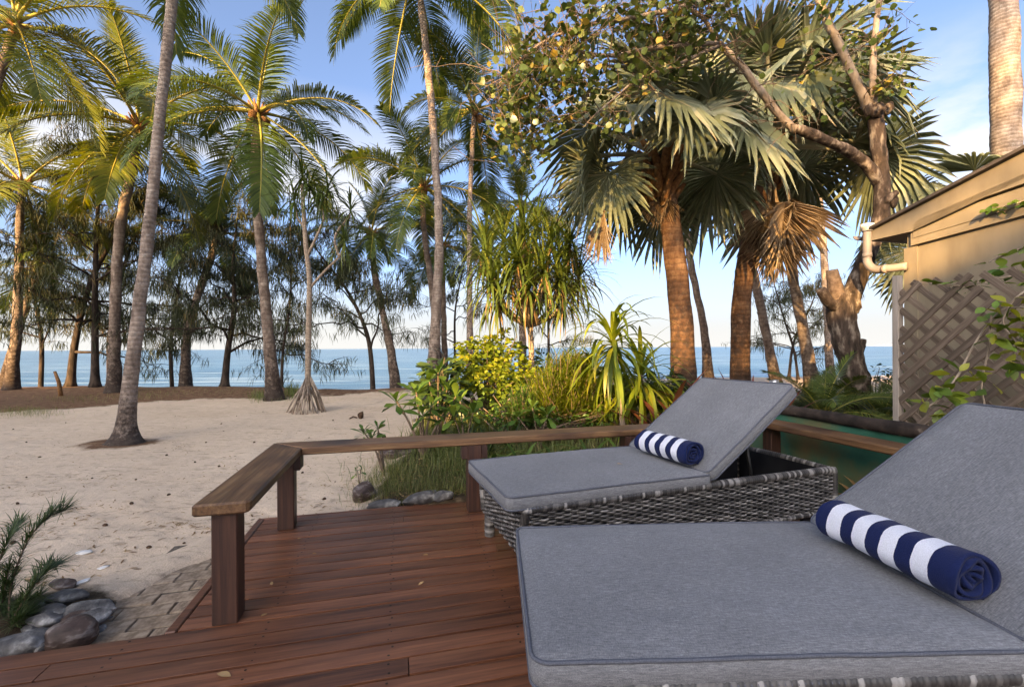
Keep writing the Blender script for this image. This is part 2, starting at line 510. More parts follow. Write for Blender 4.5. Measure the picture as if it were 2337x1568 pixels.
M['dark_metal'] = plain_mat('dark_metal', [(0.4, (0.02, 0.02, 0.021)), (0.6, (0.035, 0.035, 0.036))], rough=0.4, metal=0.5, bstr=0)
M['black_plastic'] = plain_mat('black_plastic', [(0.4, (0.010, 0.010, 0.012)), (0.6, (0.018, 0.018, 0.02))], rough=0.5, bstr=0)

def towel_mat():
    m, nt, b, out = mat_base('striped_towel')
    tc = nt.nodes.new('ShaderNodeTexCoord')
    sp = nt.nodes.new('ShaderNodeSeparateXYZ')
    nt.links.new(tc.outputs['Object'], sp.inputs[0])
    tw = tex(nt, nscale=35, detail=2)
    x = math_(nt, 'ADD', sp.outputs['X'], math_(nt, 'MULTIPLY', math_(nt, 'SUBTRACT', tw.outputs['Fac'], 0.5), 0.006))
    x = math_(nt, 'DIVIDE', x, 0.37)
    r = nt.nodes.new('ShaderNodeValToRGB'); r.color_ramp.interpolation = 'CONSTANT'
    navy, white = (0.010, 0.018, 0.070, 1), (0.72, 0.73, 0.80, 1)
    el = r.color_ramp.elements
    edges = [0, 0.14, 0.25, 0.355, 0.465, 0.57, 0.68, 0.785, 0.91]
    el[0].position = 0; el[0].color = navy
    el[1].position = edges[1]; el[1].color = white
    for i, e in enumerate(edges[2:]):
        k = el.new(e); k.color = navy if i % 2 == 0 else white
    nt.links.new(x, r.inputs['Fac'])
    tf = tex(nt, nscale=420, detail=3)
    c = vary(nt, r.outputs['Color'], tf.outputs['Fac'], 0.65, 1.35)
    nt.links.new(c, b.inputs['Base Color'])
    b.inputs['Roughness'].default_value = 1.0
    b.inputs['Specular IOR Level'].default_value = 0.05
    b.inputs['Sheen Weight'].default_value = 0.06
    bump(nt, b, tf.outputs['Fac'], 0.6, 0.004)
    return m
M['towel'] = towel_mat()

# trunks
def trunk_mat(name, dark, mid, pale, ring=9.0, lich=0.35):
    m, nt, b, out = mat_base(name)
    tc = nt.nodes.new('ShaderNodeTexCoord')
    w = nt.nodes.new('ShaderNodeTexWave'); w.bands_direction = 'Z'
    w.inputs['Scale'].default_value = ring / 6.2832 * 3.1416 / 1.5; w.inputs['Distortion'].default_value = 2.6
    w.inputs['Detail'].default_value = 3; w.inputs['Detail Scale'].default_value = 2.0
    nt.links.new(tc.outputs['Object'], w.inputs['Vector'])
    t = tex(nt, scale=(1, 1, 0.5), nscale=9, detail=7, rough=0.7)
    c = ramp(nt, t.outputs['Fac'], [(0.32, dark), (0.5, mid), (0.68, pale)])
    c = mixc(nt, math_(nt, 'MULTIPLY', ramp(nt, w.outputs['Fac'], [(0.0, (1, 1, 1)), (0.20, (0, 0, 0))]), 0.40), c, dark)
    t2 = tex(nt, nscale=14, detail=6, rough=0.75)
    # bleached lichen crust and black stain, more of it near the foot
    c = mixc(nt, math_(nt, 'MULTIPLY', ramp(nt, t2.outputs['Fac'], [(0.58, (0, 0, 0)), (0.64, (1, 1, 1))]), lich), c, (0.50, 0.46, 0.41))
    c = mixc(nt, math_(nt, 'MULTIPLY', ramp(nt, math_(nt, 'ADD', t2.outputs['Fac'], math_(nt, 'MULTIPLY', attr(nt), 0.55)), [(0.60, (0, 0, 0)), (0.78, (1, 1, 1))]), 0.85), c, (0.030, 0.020, 0.016))
    nt.links.new(vary(nt, c, objrand(nt), 0.85, 1.15), b.inputs['Base Color'])
    b.inputs['Roughness'].default_value = 0.9
    b.inputs['Specular IOR Level'].default_value = 0.2
    bump(nt, b, math_(nt, 'ADD', math_(nt, 'MULTIPLY', w.outputs['Fac'], 0.7), t.outputs['Fac']), 0.55, 0.016)
    return m
M['palm_trunk'] = trunk_mat('palm_trunk', (0.070, 0.048, 0.038), (0.165, 0.120, 0.095), (0.30, 0.235, 0.19))
M['palm_trunk_pale'] = trunk_mat('palm_trunk_pale', (0.11, 0.080, 0.064), (0.25, 0.19, 0.155), (0.40, 0.325, 0.27), ring=16, lich=0.5)
M['fan_trunk'] = trunk_mat('fan_trunk', (0.040, 0.020, 0.012), (0.105, 0.052, 0.028), (0.20, 0.115, 0.065), ring=12, lich=0.1)
M['bark'] = plain_mat('bark', [(0.34, (0.020, 0.014, 0.011)), (0.52, (0.070, 0.047, 0.036)), (0.70, (0.28, 0.225, 0.18))], nscale=16, scale=(1, 1, 0.38), rough=0.95, bstr=0.9, bdist=0.03, detail=8)
M['bark_casuarina'] = plain_mat('bark_casuarina', [(0.35, (0.018, 0.013, 0.010)), (0.65, (0.075, 0.052, 0.040))], nscale=12, scale=(1, 1, 0.3), rough=0.95, bstr=0.7, bdist=0.02)
M['branch_pale'] = plain_mat('branch_pale', [(0.35, (0.16, 0.115, 0.085)), (0.65, (0.38, 0.30, 0.235))], nscale=10, scale=(1, 1, 0.5), rough=0.9, bstr=0.4, bdist=0.01)
M['pandan_stem'] = plain_mat('pandan_stem', [(0.3, (0.17, 0.12, 0.085)), (0.7, (0.36, 0.28, 0.21))], nscale=18, scale=(1, 1, 2), rough=0.9, bstr=0.5, bdist=0.01)
M['cut_wood'] = plain_mat('cut_wood', [(0.3, (0.075, 0.046, 0.033)), (0.7, (0.22, 0.155, 0.115))], nscale=20, rough=0.95, bstr=0.7, bdist=0.01)
# leaves
M['coconut'] = leaf_mat('coconut_leaf', [(0.15, (0.034, 0.056, 0.014)), (0.5, (0.076, 0.115, 0.026)), (0.8, (0.15, 0.18, 0.036)), (0.9, (0.34, 0.30, 0.07))], 0.42, 0.30, (1.0, 0.95, 0.35))
M['coconut_yellow'] = leaf_mat('coconut_leaf_yellow', [(0.15, (0.058, 0.072, 0.012)), (0.5, (0.125, 0.148, 0.024)), (0.8, (0.23, 0.215, 0.035)), (0.9, (0.38, 0.31, 0.065))], 0.42, 0.34, (1.0, 0.92, 0.3))
M['fibre'] = plain_mat('fibre', [(0.3, (0.11, 0.045, 0.018)), (0.7, (0.32, 0.16, 0.065))], nscale=25, rough=0.9)
M['fan'] = leaf_mat('fan_leaf', [(0.15, (0.070, 0.084, 0.046)), (0.5, (0.150, 0.172, 0.100)), (0.78, (0.275, 0.290, 0.205)), (0.92, (0.40, 0.29, 0.15))], 0.45, 0.22, (1.0, 0.92, 0.6))
M['fan_dead'] = leaf_mat('fan_leaf_dead', [(0.15, (0.13, 0.080, 0.046)), (0.5, (0.26, 0.175, 0.105)), (0.85, (0.44, 0.33, 0.22))], 0.7, 0.25, (1.0, 0.8, 0.5))
M['casuarina'] = leaf_mat('casuarina_needle', [(0.15, (0.030, 0.040, 0.018)), (0.55, (0.062, 0.076, 0.034)), (0.9, (0.17, 0.12, 0.04))], 0.7, 0.35, (1.0, 0.9, 0.5))
M['pandan'] = leaf_mat('pandan_leaf', [(0.15, (0.036, 0.064, 0.016)), (0.55, (0.085, 0.128, 0.028)), (0.85, (0.20, 0.205, 0.045))], 0.38, 0.32, (1.0, 0.95, 0.35))
M['pandan_dead'] = leaf_mat('pandan_leaf_dead', [(0.2, (0.14, 0.075, 0.03)), (0.8, (0.36, 0.22, 0.095))], 0.7, 0.2, (1, 0.8, 0.5))
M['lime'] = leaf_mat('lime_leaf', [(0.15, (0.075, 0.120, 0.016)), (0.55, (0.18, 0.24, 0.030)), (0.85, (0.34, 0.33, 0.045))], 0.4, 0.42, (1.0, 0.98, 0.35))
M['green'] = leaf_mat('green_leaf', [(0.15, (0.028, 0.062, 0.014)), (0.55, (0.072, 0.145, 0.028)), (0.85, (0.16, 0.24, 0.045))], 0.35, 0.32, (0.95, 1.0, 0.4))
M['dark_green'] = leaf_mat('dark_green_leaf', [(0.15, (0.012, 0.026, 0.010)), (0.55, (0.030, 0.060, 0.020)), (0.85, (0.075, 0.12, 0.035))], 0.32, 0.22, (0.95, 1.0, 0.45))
M['grass'] = leaf_mat('grass_blade', [(0.15, (0.070, 0.100, 0.026)), (0.55, (0.155, 0.195, 0.050)), (0.85, (0.36, 0.31, 0.12))], 0.5, 0.3, (1.0, 0.95, 0.45))
M['roundleaf'] = leaf_mat('round_leaf', [(0.15, (0.045, 0.072, 0.022)), (0.55, (0.115, 0.165, 0.045)), (0.80, (0.22, 0.25, 0.08)), (0.93, (0.45, 0.30, 0.06))], 0.32, 0.3, (1.0, 0.98, 0.4))
M['red'] = leaf_mat('red_leaf', [(0.15, (0.075, 0.022, 0.014)), (0.55, (0.21, 0.055, 0.030)), (0.85, (0.36, 0.16, 0.06))], 0.38, 0.35, (1.0, 0.6, 0.4))
M['twig'] = plain_mat('twig', [(0.3, (0.07, 0.045, 0.030)), (0.7, (0.24, 0.17, 0.12))], nscale=10, rough=0.9, bstr=0)
M['needle'] = leaf_mat('seedling_needle', [(0.15, (0.022, 0.045, 0.015)), (0.55, (0.060, 0.100, 0.030)), (0.9, (0.14, 0.15, 0.05))], 0.55, 0.25)
# house and fence
M['paint'] = plain_mat('tan_paint', [(0.3, (0.165, 0.132, 0.094)), (0.5, (0.215, 0.174, 0.124)), (0.7, (0.245, 0.20, 0.145))], nscale=3, scale=(1.6, 1.6, 0.5), rough=0.75, bstr=0.08, bdist=0.01, detail=7)
M['roof'] = plain_mat('roof_sheet', [(0.3, (0.040, 0.032, 0.028)), (0.7, (0.085, 0.068, 0.060))], nscale=8, rough=0.7)
M['pvc'] = plain_mat('pvc', [(0.3, (0.27, 0.215, 0.18)), (0.7, (0.34, 0.28, 0.24))], nscale=5, rough=0.45, bstr=0.03)
M['pvc_white'] = plain_mat('pvc_white', [(0.3, (0.66, 0.63, 0.58)), (0.7, (0.75, 0.73, 0.69))], nscale=5, rough=0.45, bstr=0.03)
M['lattice'] = wood_mat('lattice_wood', [(0.30, (0.068, 0.047, 0.035)), (0.5, (0.135, 0.098, 0.074)), (0.72, (0.23, 0.175, 0.137))], 'x', rough=0.8, obj_lo=0.72, obj_hi=1.3, spec=0.2)
M['lattice_post'] = wood_mat('lattice_post_wood', [(0.30, (0.17, 0.14, 0.12)), (0.5, (0.25, 0.21, 0.18)), (0.72, (0.33, 0.28, 0.245))], 'z', rough=0.8, spec=0.2)
M['log'] = plain_mat('log', [(0.40, (0.018, 0.013, 0.011)), (0.60, (0.055, 0.038, 0.030)), (0.72, (0.30, 0.235, 0.18))], nscale=9, rough=0.9, bstr=0.7, bdist=0.02, detail=8)
M['cloth'] = plain_mat('shade_cloth', [(0.30, (0.014, 0.085, 0.056)), (0.50, (0.030, 0.135, 0.090)), (0.62, (0.10, 0.13, 0.065)), (0.74, (0.17, 0.115, 0.055))], nscale=2.2, rough=0.6, bstr=0.35, bdist=0.03, detail=6)
M['render'] = plain_mat('pale_render', [(0.3, (0.46, 0.43, 0.38)), (0.7, (0.55, 0.52, 0.47))], nscale=3, rough=0.9, bstr=0.1)
M['glass'] = plain_mat('window_glass', [(0.4, (0.03, 0.04, 0.05)), (0.6, (0.04, 0.05, 0.06))], rough=0.06, bstr=0, spec=0.8)
M['lamp_metal'] = plain_mat('lamp_metal', [(0.4, (0.45, 0.45, 0.45)), (0.6, (0.6, 0.6, 0.6))], rough=0.3, metal=0.8, bstr=0)
rng = np.random.default_rng(7)
random.seed(7)
interp = np.interp
def nz(x, y, s=1.0, z=0.0):
    return mnoise.noise((x * s, y * s, z))

# ------------------------------------------------------------------ ground, sea, headland
CREST = ([-60, -15, -11, -3.5, 1.2, 10, 60], [15, 13.8, 14.0, 12.2, 15.5, 16.5, 20])
LIT = ([-40, -12, -8.6, -7.9, -4.9, -3, 2, 10, 40], [5.5, 7.0, 8.8, 10.2, 10.8, 11.3, 14.6, 16.2, 19])
PATH_T = [0, 0.2, 0.33, 0.49, 0.6, 0.76, 0.865, 1.0, 1.2]
PATH_S = [-0.34, -0.335, -0.365, -0.40, -0.34, -0.285, -0.155, -0.02, 0.2]
P1_BASE = G(272, 1012, -0.10)
def deck_st(x, y):
    dx, dy = x - DO.x, y - DO.y
    return dx * E1.x + dy * E1.y, dx * E2.x + dy * E2.y

def ground_info(x, y):
    z = -0.10 + 0.016 * nz(x, y, 1.3) + 0.008 * nz(x, y, 4.0, 3)
    if y < 12: z += 0.022 * (abs(nz(x, y, 2.6, 11)) - 0.2) + 0.010 * nz(x, y, 8.0, 6)
    cy = interp(x, *CREST) + 0.5 * nz(x, 0, 0.5, 9)
    past = y - cy
    z += 0.10 * math.exp(-(past + 0.6) ** 2 / 1.2) * (0.6 + 0.5 * nz(x, y, 0.8, 5))
    if past > 0: z -= min(3.0, 0.42 * past + 0.12 * past * past)
    lit = interp(y - interp(x, *LIT), [-0.7, 0.7], [0, 1]) * (1.0 if x < 4 else 0.45)
    d1 = math.hypot(x - P1_BASE.x, (y - P1_BASE.y))
    lit = max(lit, interp(d1, [0.22, 0.60], [0.9, 0.05]))
    s, t = deck_st(x, y)
    # garden bed behind the deck and to its right
    xb = -1.02 - 0.10 * (y - 3.0) + 0.12 * nz(0, y, 1.5, 2)
    soil = interp(x - xb, [-0.15, 0.2], [0, 1]) * interp(t, [1.05, 1.14], [0, 1]) * interp(y, [8.6, 10.2], [1, 0])
    if s > 3.7: soil = interp(y, [8.6, 10.0], [1, 0])
    z += 0.14 * soil * (0.7 + 0.6 * nz(x, y, 1.1, 7))
    # rock garden corner left of the path
    rock = interp(math.hypot(x + 2.03, y - 1.78), [0.24, 0.5], [1, 0])
    soil = max(soil, rock)
    z += 0.02 * rock
    # sand banked against the path, scooped away over the pavers
    if -0.05 < t < 1.2 and -1.0 < s < 0.4:
        e = s - interp(t, PATH_T, PATH_S)
        z += interp(e, [-0.5, -0.12, 0.0, 0.06], [0, 0.03, 0.018, -0.05])
    if 0.03 < s < 3.7 and t < 1.12: z = min(z, -0.13)
    if t < -0.03 and s > -6: z = min(z, -0.13)
    return z, lit, soil

xs = np.unique(np.round(np.concatenate([[-3000, -900, -300, -120], np.arange(-60, -12, 1.5), np.arange(-12, -3, 0.3), np.arange(-3, -1.05, 0.03), np.arange(-1.05, 5, 0.12), np.arange(5, 14, 0.4), np.arange(14, 62, 2), [120, 300, 900, 3000]]), 3))
ys = np.unique(np.round(np.concatenate([[-400, -150, -60, -30, -15, -8, -4, -1, 0.5], np.arange(1.2, 3.3, 0.03), np.arange(3.3, 9, 0.12), np.arange(9, 19, 0.2), np.arange(19, 34, 1.0), [60]]), 3))
V = np.zeros((len(ys), len(xs), 3)); LT = np.zeros((len(ys), len(xs))); SO = LT.copy()
for j, y in enumerate(ys):
    for i, x in enumerate(xs):
        z, l, s_ = ground_info(float(x), float(y))
        V[j, i] = (x, y, z); LT[j, i] = l; SO[j, i] = s_
def grid_quads(ny, nx):
    j, i = np.meshgrid(np.arange(ny - 1), np.arange(nx - 1), indexing='ij')
    a = j * nx + i
    return np.stack([a, a + 1, a + nx + 1, a + nx], -1).reshape(-1, 4)
mb = MB(); mb.add(V.reshape(-1, 3), None, grid_quads(len(ys), len(xs)))
gme = mb.mesh('ground', M['ground'])
for nm, ar in (('litter', LT), ('soil', SO)):
    at = gme.attributes.new(nm, 'FLOAT', 'POINT'); at.data.foreach_set('value', ar.ravel().astype(np.float32))
ground = place(gme, 'ground'); ground['kind'] = 'structure'
def gz(x, y): return ground_info(x, y)[0]
def on_ground(u, v, zguess=-0.1):
    p = G(u, v, zguess)
    for _ in range(4):
        p = G(u, v, gz(p.x, p.y))
    return p

mb = MB()
sx = np.array([-40000, -8000, -1500, -300, -60, 60, 300, 1500, 8000, 40000.]); sy = np.array([13, 40, 120, 400, 1500, 6000, 50000.])
mb.add([(x, y, -1.75) for y in sy for x in sx], None, grid_quads(len(sy), len(sx)))
sea = mb.build('sea', M['sea'], smooth=False); sea['kind'] = 'structure'

mb = MB()                                                      # low island on the horizon
c = P(2040, 789.5, 9000)
hv, n = [], 40
for i in range(n + 1):
    f = i / n
    h = 70 * math.sin(PI * f) ** 0.7 * (0.6 + 0.5 * abs(nz(f * 9, 0, 1, 4))) - 2
    for w in (-1, 0, 1): hv.append((c.x + (f - 0.5) * 900, 9000 + w * 300, -2 if w else h))
mb.add(hv, None, grid_quads(n + 1, 3)); o = mb.build('island', M['headland']); o['kind'] = 'structure'

# ------------------------------------------------------------------ deck
deck = thing('timber_deck', 'red-brown oiled timber deck of narrow boards with a step-out corner', 'deck', (DO.x, DO.y, -0.13), DECK_ANG)
def part_local(mb, name, mat, parent, smooth=False, kind=None):
    return mb.build(name, mat, parent, local=True, smooth=smooth, kind=kind)
def board(parent, name, size, loc, mat, ch=0.004, rz=0, rx=0, ry=0):
    b_ = MB(); cbox(b_, size, ch)
    return place(b_.mesh(name, mat, smooth=False), name, parent, loc, (rx, ry, rz))
DZ = 0.13
PITCH = 0.0875
screws = []
for k in range(-26, 13):
    t0 = k * PITCH
    s0 = 0.042 if k >= 0 else -3.2
    cuts = [s0, 3.70]
    if k % 3 == 1 or k in (-3, -1): cuts = [s0, [0.86, 1.75, 2.35, -0.28, 1.32][k % 5], 3.70]
    for a, b in zip(cuts[:-1], cuts[1:]):
        if b - a < 0.2: continue
        board(deck, 'board', (b - a - 0.003, PITCH - 0.0105, 0.022), ((a + b) / 2, t0 + PITCH / 2, DZ - 0.011 + random.uniform(-0.0012, 0.0012)), M['deck'], 0.0005)
    for js in np.arange(-2.8, 3.7, 0.45):
        if js < s0 + 0.02: continue
        for q in (0.022, PITCH - 0.022): screws.append((js + random.uniform(-.008, .008), t0 + q, DZ + 0.0012))
board(deck, 'edge_trim', (0.036, 1.136, 0.024), (0.019, 0.57, DZ - 0.010), M['deck'])
board(deck, 'fascia_board', (3.74, 0.02, 0.11), (1.87, 1.150, DZ - 0.055), M['deck'])
board(deck, 'fascia_board', (0.02, 1.15, 0.10), (-0.012, 0.57, DZ - 0.074), M['deck'])
board(deck, 'fascia_board', (3.19, 0.02, 0.10), (-1.62, 0.012, DZ - 0.0735), M['deck'])
mb = MB()
an = np.arange(6) * PI / 3
disc = np.array([(0, 0, 0)] + [(0.0048 * math.cos(a), 0.0048 * math.sin(a), -0.0002) for a in an])
mb.many(disc, [(0, i + 1, (i + 1) % 6 + 1) for i in range(6)], None, np.broadcast_to(np.eye(3), (len(screws), 3, 3)), np.array(screws), np.full(len(screws), .5))
part_local(mb, 'screw_heads', M['screw'], deck, kind='stuff')
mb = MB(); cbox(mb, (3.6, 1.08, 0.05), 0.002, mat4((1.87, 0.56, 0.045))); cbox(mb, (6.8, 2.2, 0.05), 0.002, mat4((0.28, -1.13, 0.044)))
part_local(mb, 'under_deck_shade_sheet', M['under'], deck)  # dark sheet standing in for the shade below the board gaps

# ------------------------------------------------------------------ bench-height rail round the deck
rail = thing('deck_rail', 'low wide bench-height timber rail on square posts around the deck edge', 'railing', (DO.x, DO.y, 0), DECK_ANG)
def prism(mb, poly, z0, z1, bev=0.006):
    c = np.mean(poly, axis=0); n = len(poly)
    P_ = [np.array(p, float) for p in poly]
    ins = []
    for i in range(n):
        a, b, d = P_[i - 1], P_[i], P_[(i + 1) % n]
        e1 = (b - a) / np.linalg.norm(b - a); e2 = (d - b) / np.linalg.norm(d - b)
        n1 = np.array([-e1[1], e1[0]]); n2 = np.array([-e2[1], e2[0]])
        m_ = (n1 + n2); m_ = m_ / (np.dot(m_, n1) + 1e-9)
        ins.append(b + m_ * bev)
    V = [(*p, z0 + bev) for p in P_] + [(*p, z1 - bev) for p in P_] + [(*p, z1) for p in ins] + [(*p, z0) for p in ins]
    q = []
    for i in range(n):
        k = (i + 1) % n
        q += [(i, k, n + k, n + i), (n + i, n + k, 2 * n + k, 2 * n + i), (3 * n + i, 3 * n + k, k, i)]
    V += [(*c, z1), (*c, z0)]
    t = []
    for i in range(n):
        k = (i + 1) % n
        t += [(2 * n + i, 2 * n + k, 4 * n), (3 * n + k, 3 * n + i, 4 * n + 1)]
    mb.add(V, t, q)
def round_corner(p, a, b, r=0.025, n=4):
    p, a, b = map(np.array, (p, a, b))
    u = (a - p) / np.linalg.norm(a - p); w = (b - p) / np.linalg.norm(b - p)
    p0, p1 = p + u * r, p + w * r
    return [tuple((1 - f) ** 2 * p0 + 2 * f * (1 - f) * p + f * f * p1) for f in np.linspace(0, 1, n)]
RZ0, RZ1 = 0.421, 0.466
def rail_board(poly, ang):
    mb = MB(); prism(mb, poly, RZ0, RZ1, 0.007)
    V = np.concatenate(mb.v); c = V.mean(0)
    # turn so the local x axis runs along the board
    ca, sa = math.cos(-ang), math.sin(-ang)
    W = V - c
    mb.v = [np.stack([W[:, 0] * ca - W[:, 1] * sa, W[:, 0] * sa + W[:, 1] * ca, W[:, 2]], -1)]
    return place(mb.mesh('rail_board', M['rail'], smooth=False), 'rail_board', rail, c, (0, 0, ang))
a0, a1, b0, b1 = 0.100, 0.292, 0.915, 1.107     # left rail s-range, back rail t-range
pl = round_corner((a0, -0.03), (a0, 1), (a1, -0.03), 0.012) + round_corner((a1, -0.03), (a0, -0.03), (a1, 1), 0.03) + [(a1, b0), (a0, b1)]
rail_board(pl, PI / 2)
r0, r1 = 3.49, 3.68
rail_board([(a0 + 0.003, b1 + 0.001), (a1 + 0.003, b0 + 0.001), (r0 - 0.002, b0 + 0.001), (r1 - 0.002, b1 + 0.001)], 0)
rail_board([(r0, b0), (r0, -1.6), (r1, -1.6), (r1, b1)], PI / 2)
def post(s, t, h=RZ0):
    o = board(rail, 'post', (0.088, 0.088, h - 0.001), (s, t, (h - 0.001) / 2), M['post'], 0.004)
    return o
def cleat(s, t, along):
    L = (0.036, 0.088, 0.085) if along == 's' else (0.088, 0.036, 0.085)
    for sg in (-1, 1):
        dx, dy = (sg * 0.0625, 0) if along == 's' else (0, sg * 0.0625)
        mb = MB()
        prism(mb, [(-L[0] / 2, -L[1] / 2), (L[0] / 2, -L[1] / 2), (L[0] / 2, L[1] / 2), (-L[0] / 2, L[1] / 2)], 0, L[2], 0.006)
        place(mb.mesh('cleat', M['post'], smooth=False), 'cleat', rail, (s + dx, t + dy, RZ0 - L[2] - 0.002))
post(0.197, 0.045)
post(0.205, 0.962)
cleat(0.205, 0.962, 's')
for s in (1.297, 2.42): post(s, 0.962); cleat(s, 0.962, 's')
post(3.585, 0.962)
for t in (-0.02, -1.2): post(3.585, t); cleat(3.585, t, 't')

# ------------------------------------------------------------------ paver path
path = thing('path_base', None, None, (DO.x, DO.y, -0.12), DECK_ANG)
bpy.data.objects.remove(path)
mb = MB(); mb.add([(*D(s, t)[:2], -0.0975) for t in np.linspace(0.02, 1.1, 8) for s in np.linspace(-0.42, -0.02, 6)], None, grid_quads(8, 6))
path = mb.build('paved_path', M['joint']); path['kind'] = 'structure'
pm = []
for i in range(4):
    b_ = MB(); cbox(b_, (0.1955, 0.089, 0.05), 0.003)
    for v in b_.v: v += np.array([[random.uniform(-.0016, .0016) for _ in range(3)] for _ in range(len(v))])
    pm.append(b_.mesh('paver', M['paver'], smooth=False))
for r in range(11):
    for c_ in range(4):
        s = -0.03 - 0.10 - c_ * 0.2 + (0.1 if r % 2 else 0)
        t = 0.075 + r * 0.1
        if s > -0.1: s = -0.13 if r % 2 else s
        if s + 0.14 < interp(t, PATH_T, PATH_S): continue
        p = D(s, t, -0.117 + random.uniform(-.003, .003))
        if r % 2 and c_ == 0:
            p = D(-0.076, t, -0.117); o = place(pm[r % 4], 'paver', path, p, (random.uniform(-.012, .012), random.uniform(-.012, .012), DECK_ANG + random.uniform(-.02, .02)), (0.47, 1, 1)); continue
        o = place(pm[(r + c_) % 4], 'paver', path, p, (random.uniform(-.015, .015), random.uniform(-.015, .015), DECK_ANG + random.uniform(-.02, .02)))

# ------------------------------------------------------------------ sun loungers
def rrect(w, h, r, n=10):
    pts = []
    for cx, cy, a0 in ((w / 2 - r, h / 2 - r, 0), (-w / 2 + r, h / 2 - r, 90), (-w / 2 + r, -h / 2 + r, 180), (w / 2 - r, -h / 2 + r, 270)):
        for k in range(n + 1):
            a = R(a0 + 90 * k / n); pts.append((cx + r * math.cos(a), cy + r * math.sin(a)))
    out = []                              # resample the straight runs
    for i in range(len(pts)):
        a, b = np.array(pts[i]), np.array(pts[(i + 1) % len(pts)])
        m = max(1, int(np.linalg.norm(b - a) / 0.03))
        for k in range(m): out.append(tuple(a + (b - a) * k / m))
    return np.array(out)
def cushion(L, W, T, seed):
    """soft slab, centred, top at T; returns slab and piping meshes"""
    o = rrect(L, W, 0.035)
    n = len(o)
    rings = [(0.0, 0.0, 0), (0.6, 0.002, 0), (0.985, 0.001, 0), (1.0, 0.006, 0), (1.006, T * 0.35, 0), (1.006, T * 0.68, 0), (1.0, T * 0.97, 0)]
    for s in np.linspace(0.99, 0.0, 34): rings.append((s, T, 1))
    V = []
    for sc, z, top in rings:
        p = o * sc if sc <= 1 else o * (1 + (sc - 1) * np.array([W / L, 1]) * 2)
        if top:
            ex = np.clip((1 - np.abs(p[:, 0]) / (L / 2)) * L / 2, 0, 1); ey = np.clip((1 - np.abs(p[:, 1]) / (W / 2)) * W / 2, 0, 1)
            e = np.minimum(ex, ey)
            sag = np.array([mnoise.noise((a * 2.2 + seed, b * 2.2, 4.)) * 0.007 for a, b in p]) * np.exp(-e / 0.12)
            zz = T + sag + 0.018 * (1 - np.exp(-e / 0.06)) - 0.004 * np.exp(-e / 0.004)
            wr = np.array([mnoise.noise((a * 3.0 + seed, b * 3.0, seed)) * 0.011 + mnoise.noise((a * 6 + seed, b * 13.0, 3)) * 0.0034 for a, b in p])
            wr += np.array([mnoise.noise((a * 22 + seed, b * 22, 9.)) for a, b in p]) * 0.0040 * np.exp(-e / 0.07)
            zz = zz + wr * np.clip(e / 0.04, 0, 1)
        else:
            zz = np.full(n, z) + (np.array([mnoise.noise((a * 7 + seed, b * 7, 1.)) * 0.0022 + mnoise.noise((a * 2.2 + seed, b * 2.2, 4.)) * 0.007 + mnoise.noise((a * 26 + seed, b * 26, 6.)) * 0.0009 for a, b in p]) if sc >= 1 else 0)
        V.append(np.stack([p[:, 0], p[:, 1], zz], -1))
    V = np.array(V)
    i = np.arange(len(rings) - 1)[:, None]; j = np.arange(n)[None]; k = (j + 1) % n
    q = np.stack([i * n + j, i * n + k, (i + 1) * n + k, (i + 1) * n + j], -1).reshape(-1, 4)
    slab = MB(); slab.add(V.reshape(-1, 3), None, q)
    pipe = MB()
    for ri, dz in ((6, 0.002), (3, -0.002)):
        ring = V[ri].copy(); ring[:, 2] += dz; ring[:, :2] *= 1.002
        ring = np.concatenate([ring, ring[:2]])
        tube(pipe, ring, 0.0042, 6)
    return slab, pipe

def weave(mb, o, u, w, nrm, W, H, seed, pitch=0.0098, stake=0.036, amp=0.0068, r=0.0047):
    rs = np.random.default_rng(seed)
    o, u, w, nrm = (np.array(x, float) for x in (o, u, w, nrm))
    rows = int(H / pitch)
    xs_ = np.arange(0, W + 1e-6, stake / 5)
    for k in range(rows):
        z = (k + 0.5) * H / rows
        ph = 0 if k % 2 else PI
        p = o + u * xs_[:, None] + w * (z + 0.0016 * np.sin(xs_ * 31 + k * 1.7)[:, None]) + nrm * (amp * np.cos(PI * xs_ / stake + ph))[:, None]
        base = rs.choice([0.28, 0.42, 0.55, 0.68], p=[.28, .28, .26, .18])
        tn = np.clip(base + np.interp(xs_, np.linspace(0, W, 30), rs.normal(0, .16, 30)) + 0.16 * np.cos(PI * xs_ / stake + ph), 0.04, 0.95)
        tube(mb, p, r, 6, tn, cap=False)
    for x in np.arange(stake / 2, W, stake):
        tube(mb, [o + u * x, o + u * x + w * H], 0.004, 5, 0.12, cap=False)

def wrapped(mb, path, r, seed, step=0.0045, per=3):
    """rod wrapped with pale and dark strands"""
    rs = np.random.default_rng(seed)
    pp = smooth_path(path, 60)
    pts = np.array([tuple(p) for p in pp])
    L = np.concatenate([[0], np.cumsum(np.linalg.norm(np.diff(pts, axis=0), axis=1))])
    s = np.arange(0, L[-1], step)
    q = np.stack([np.interp(s, L, pts[:, k]) for k in range(3)], -1)
    i = np.arange(len(s))
    rr = r * (1 + 0.13 * np.array([0, 1, 0.9])[i % 3])
    tw = rs.choice([0.12, 0.3, 0.55, 0.9], size=len(s) // per + 2, p=[.34, .26, .2, .2])
    tube(mb, q, rr, 10, tw[i // per])

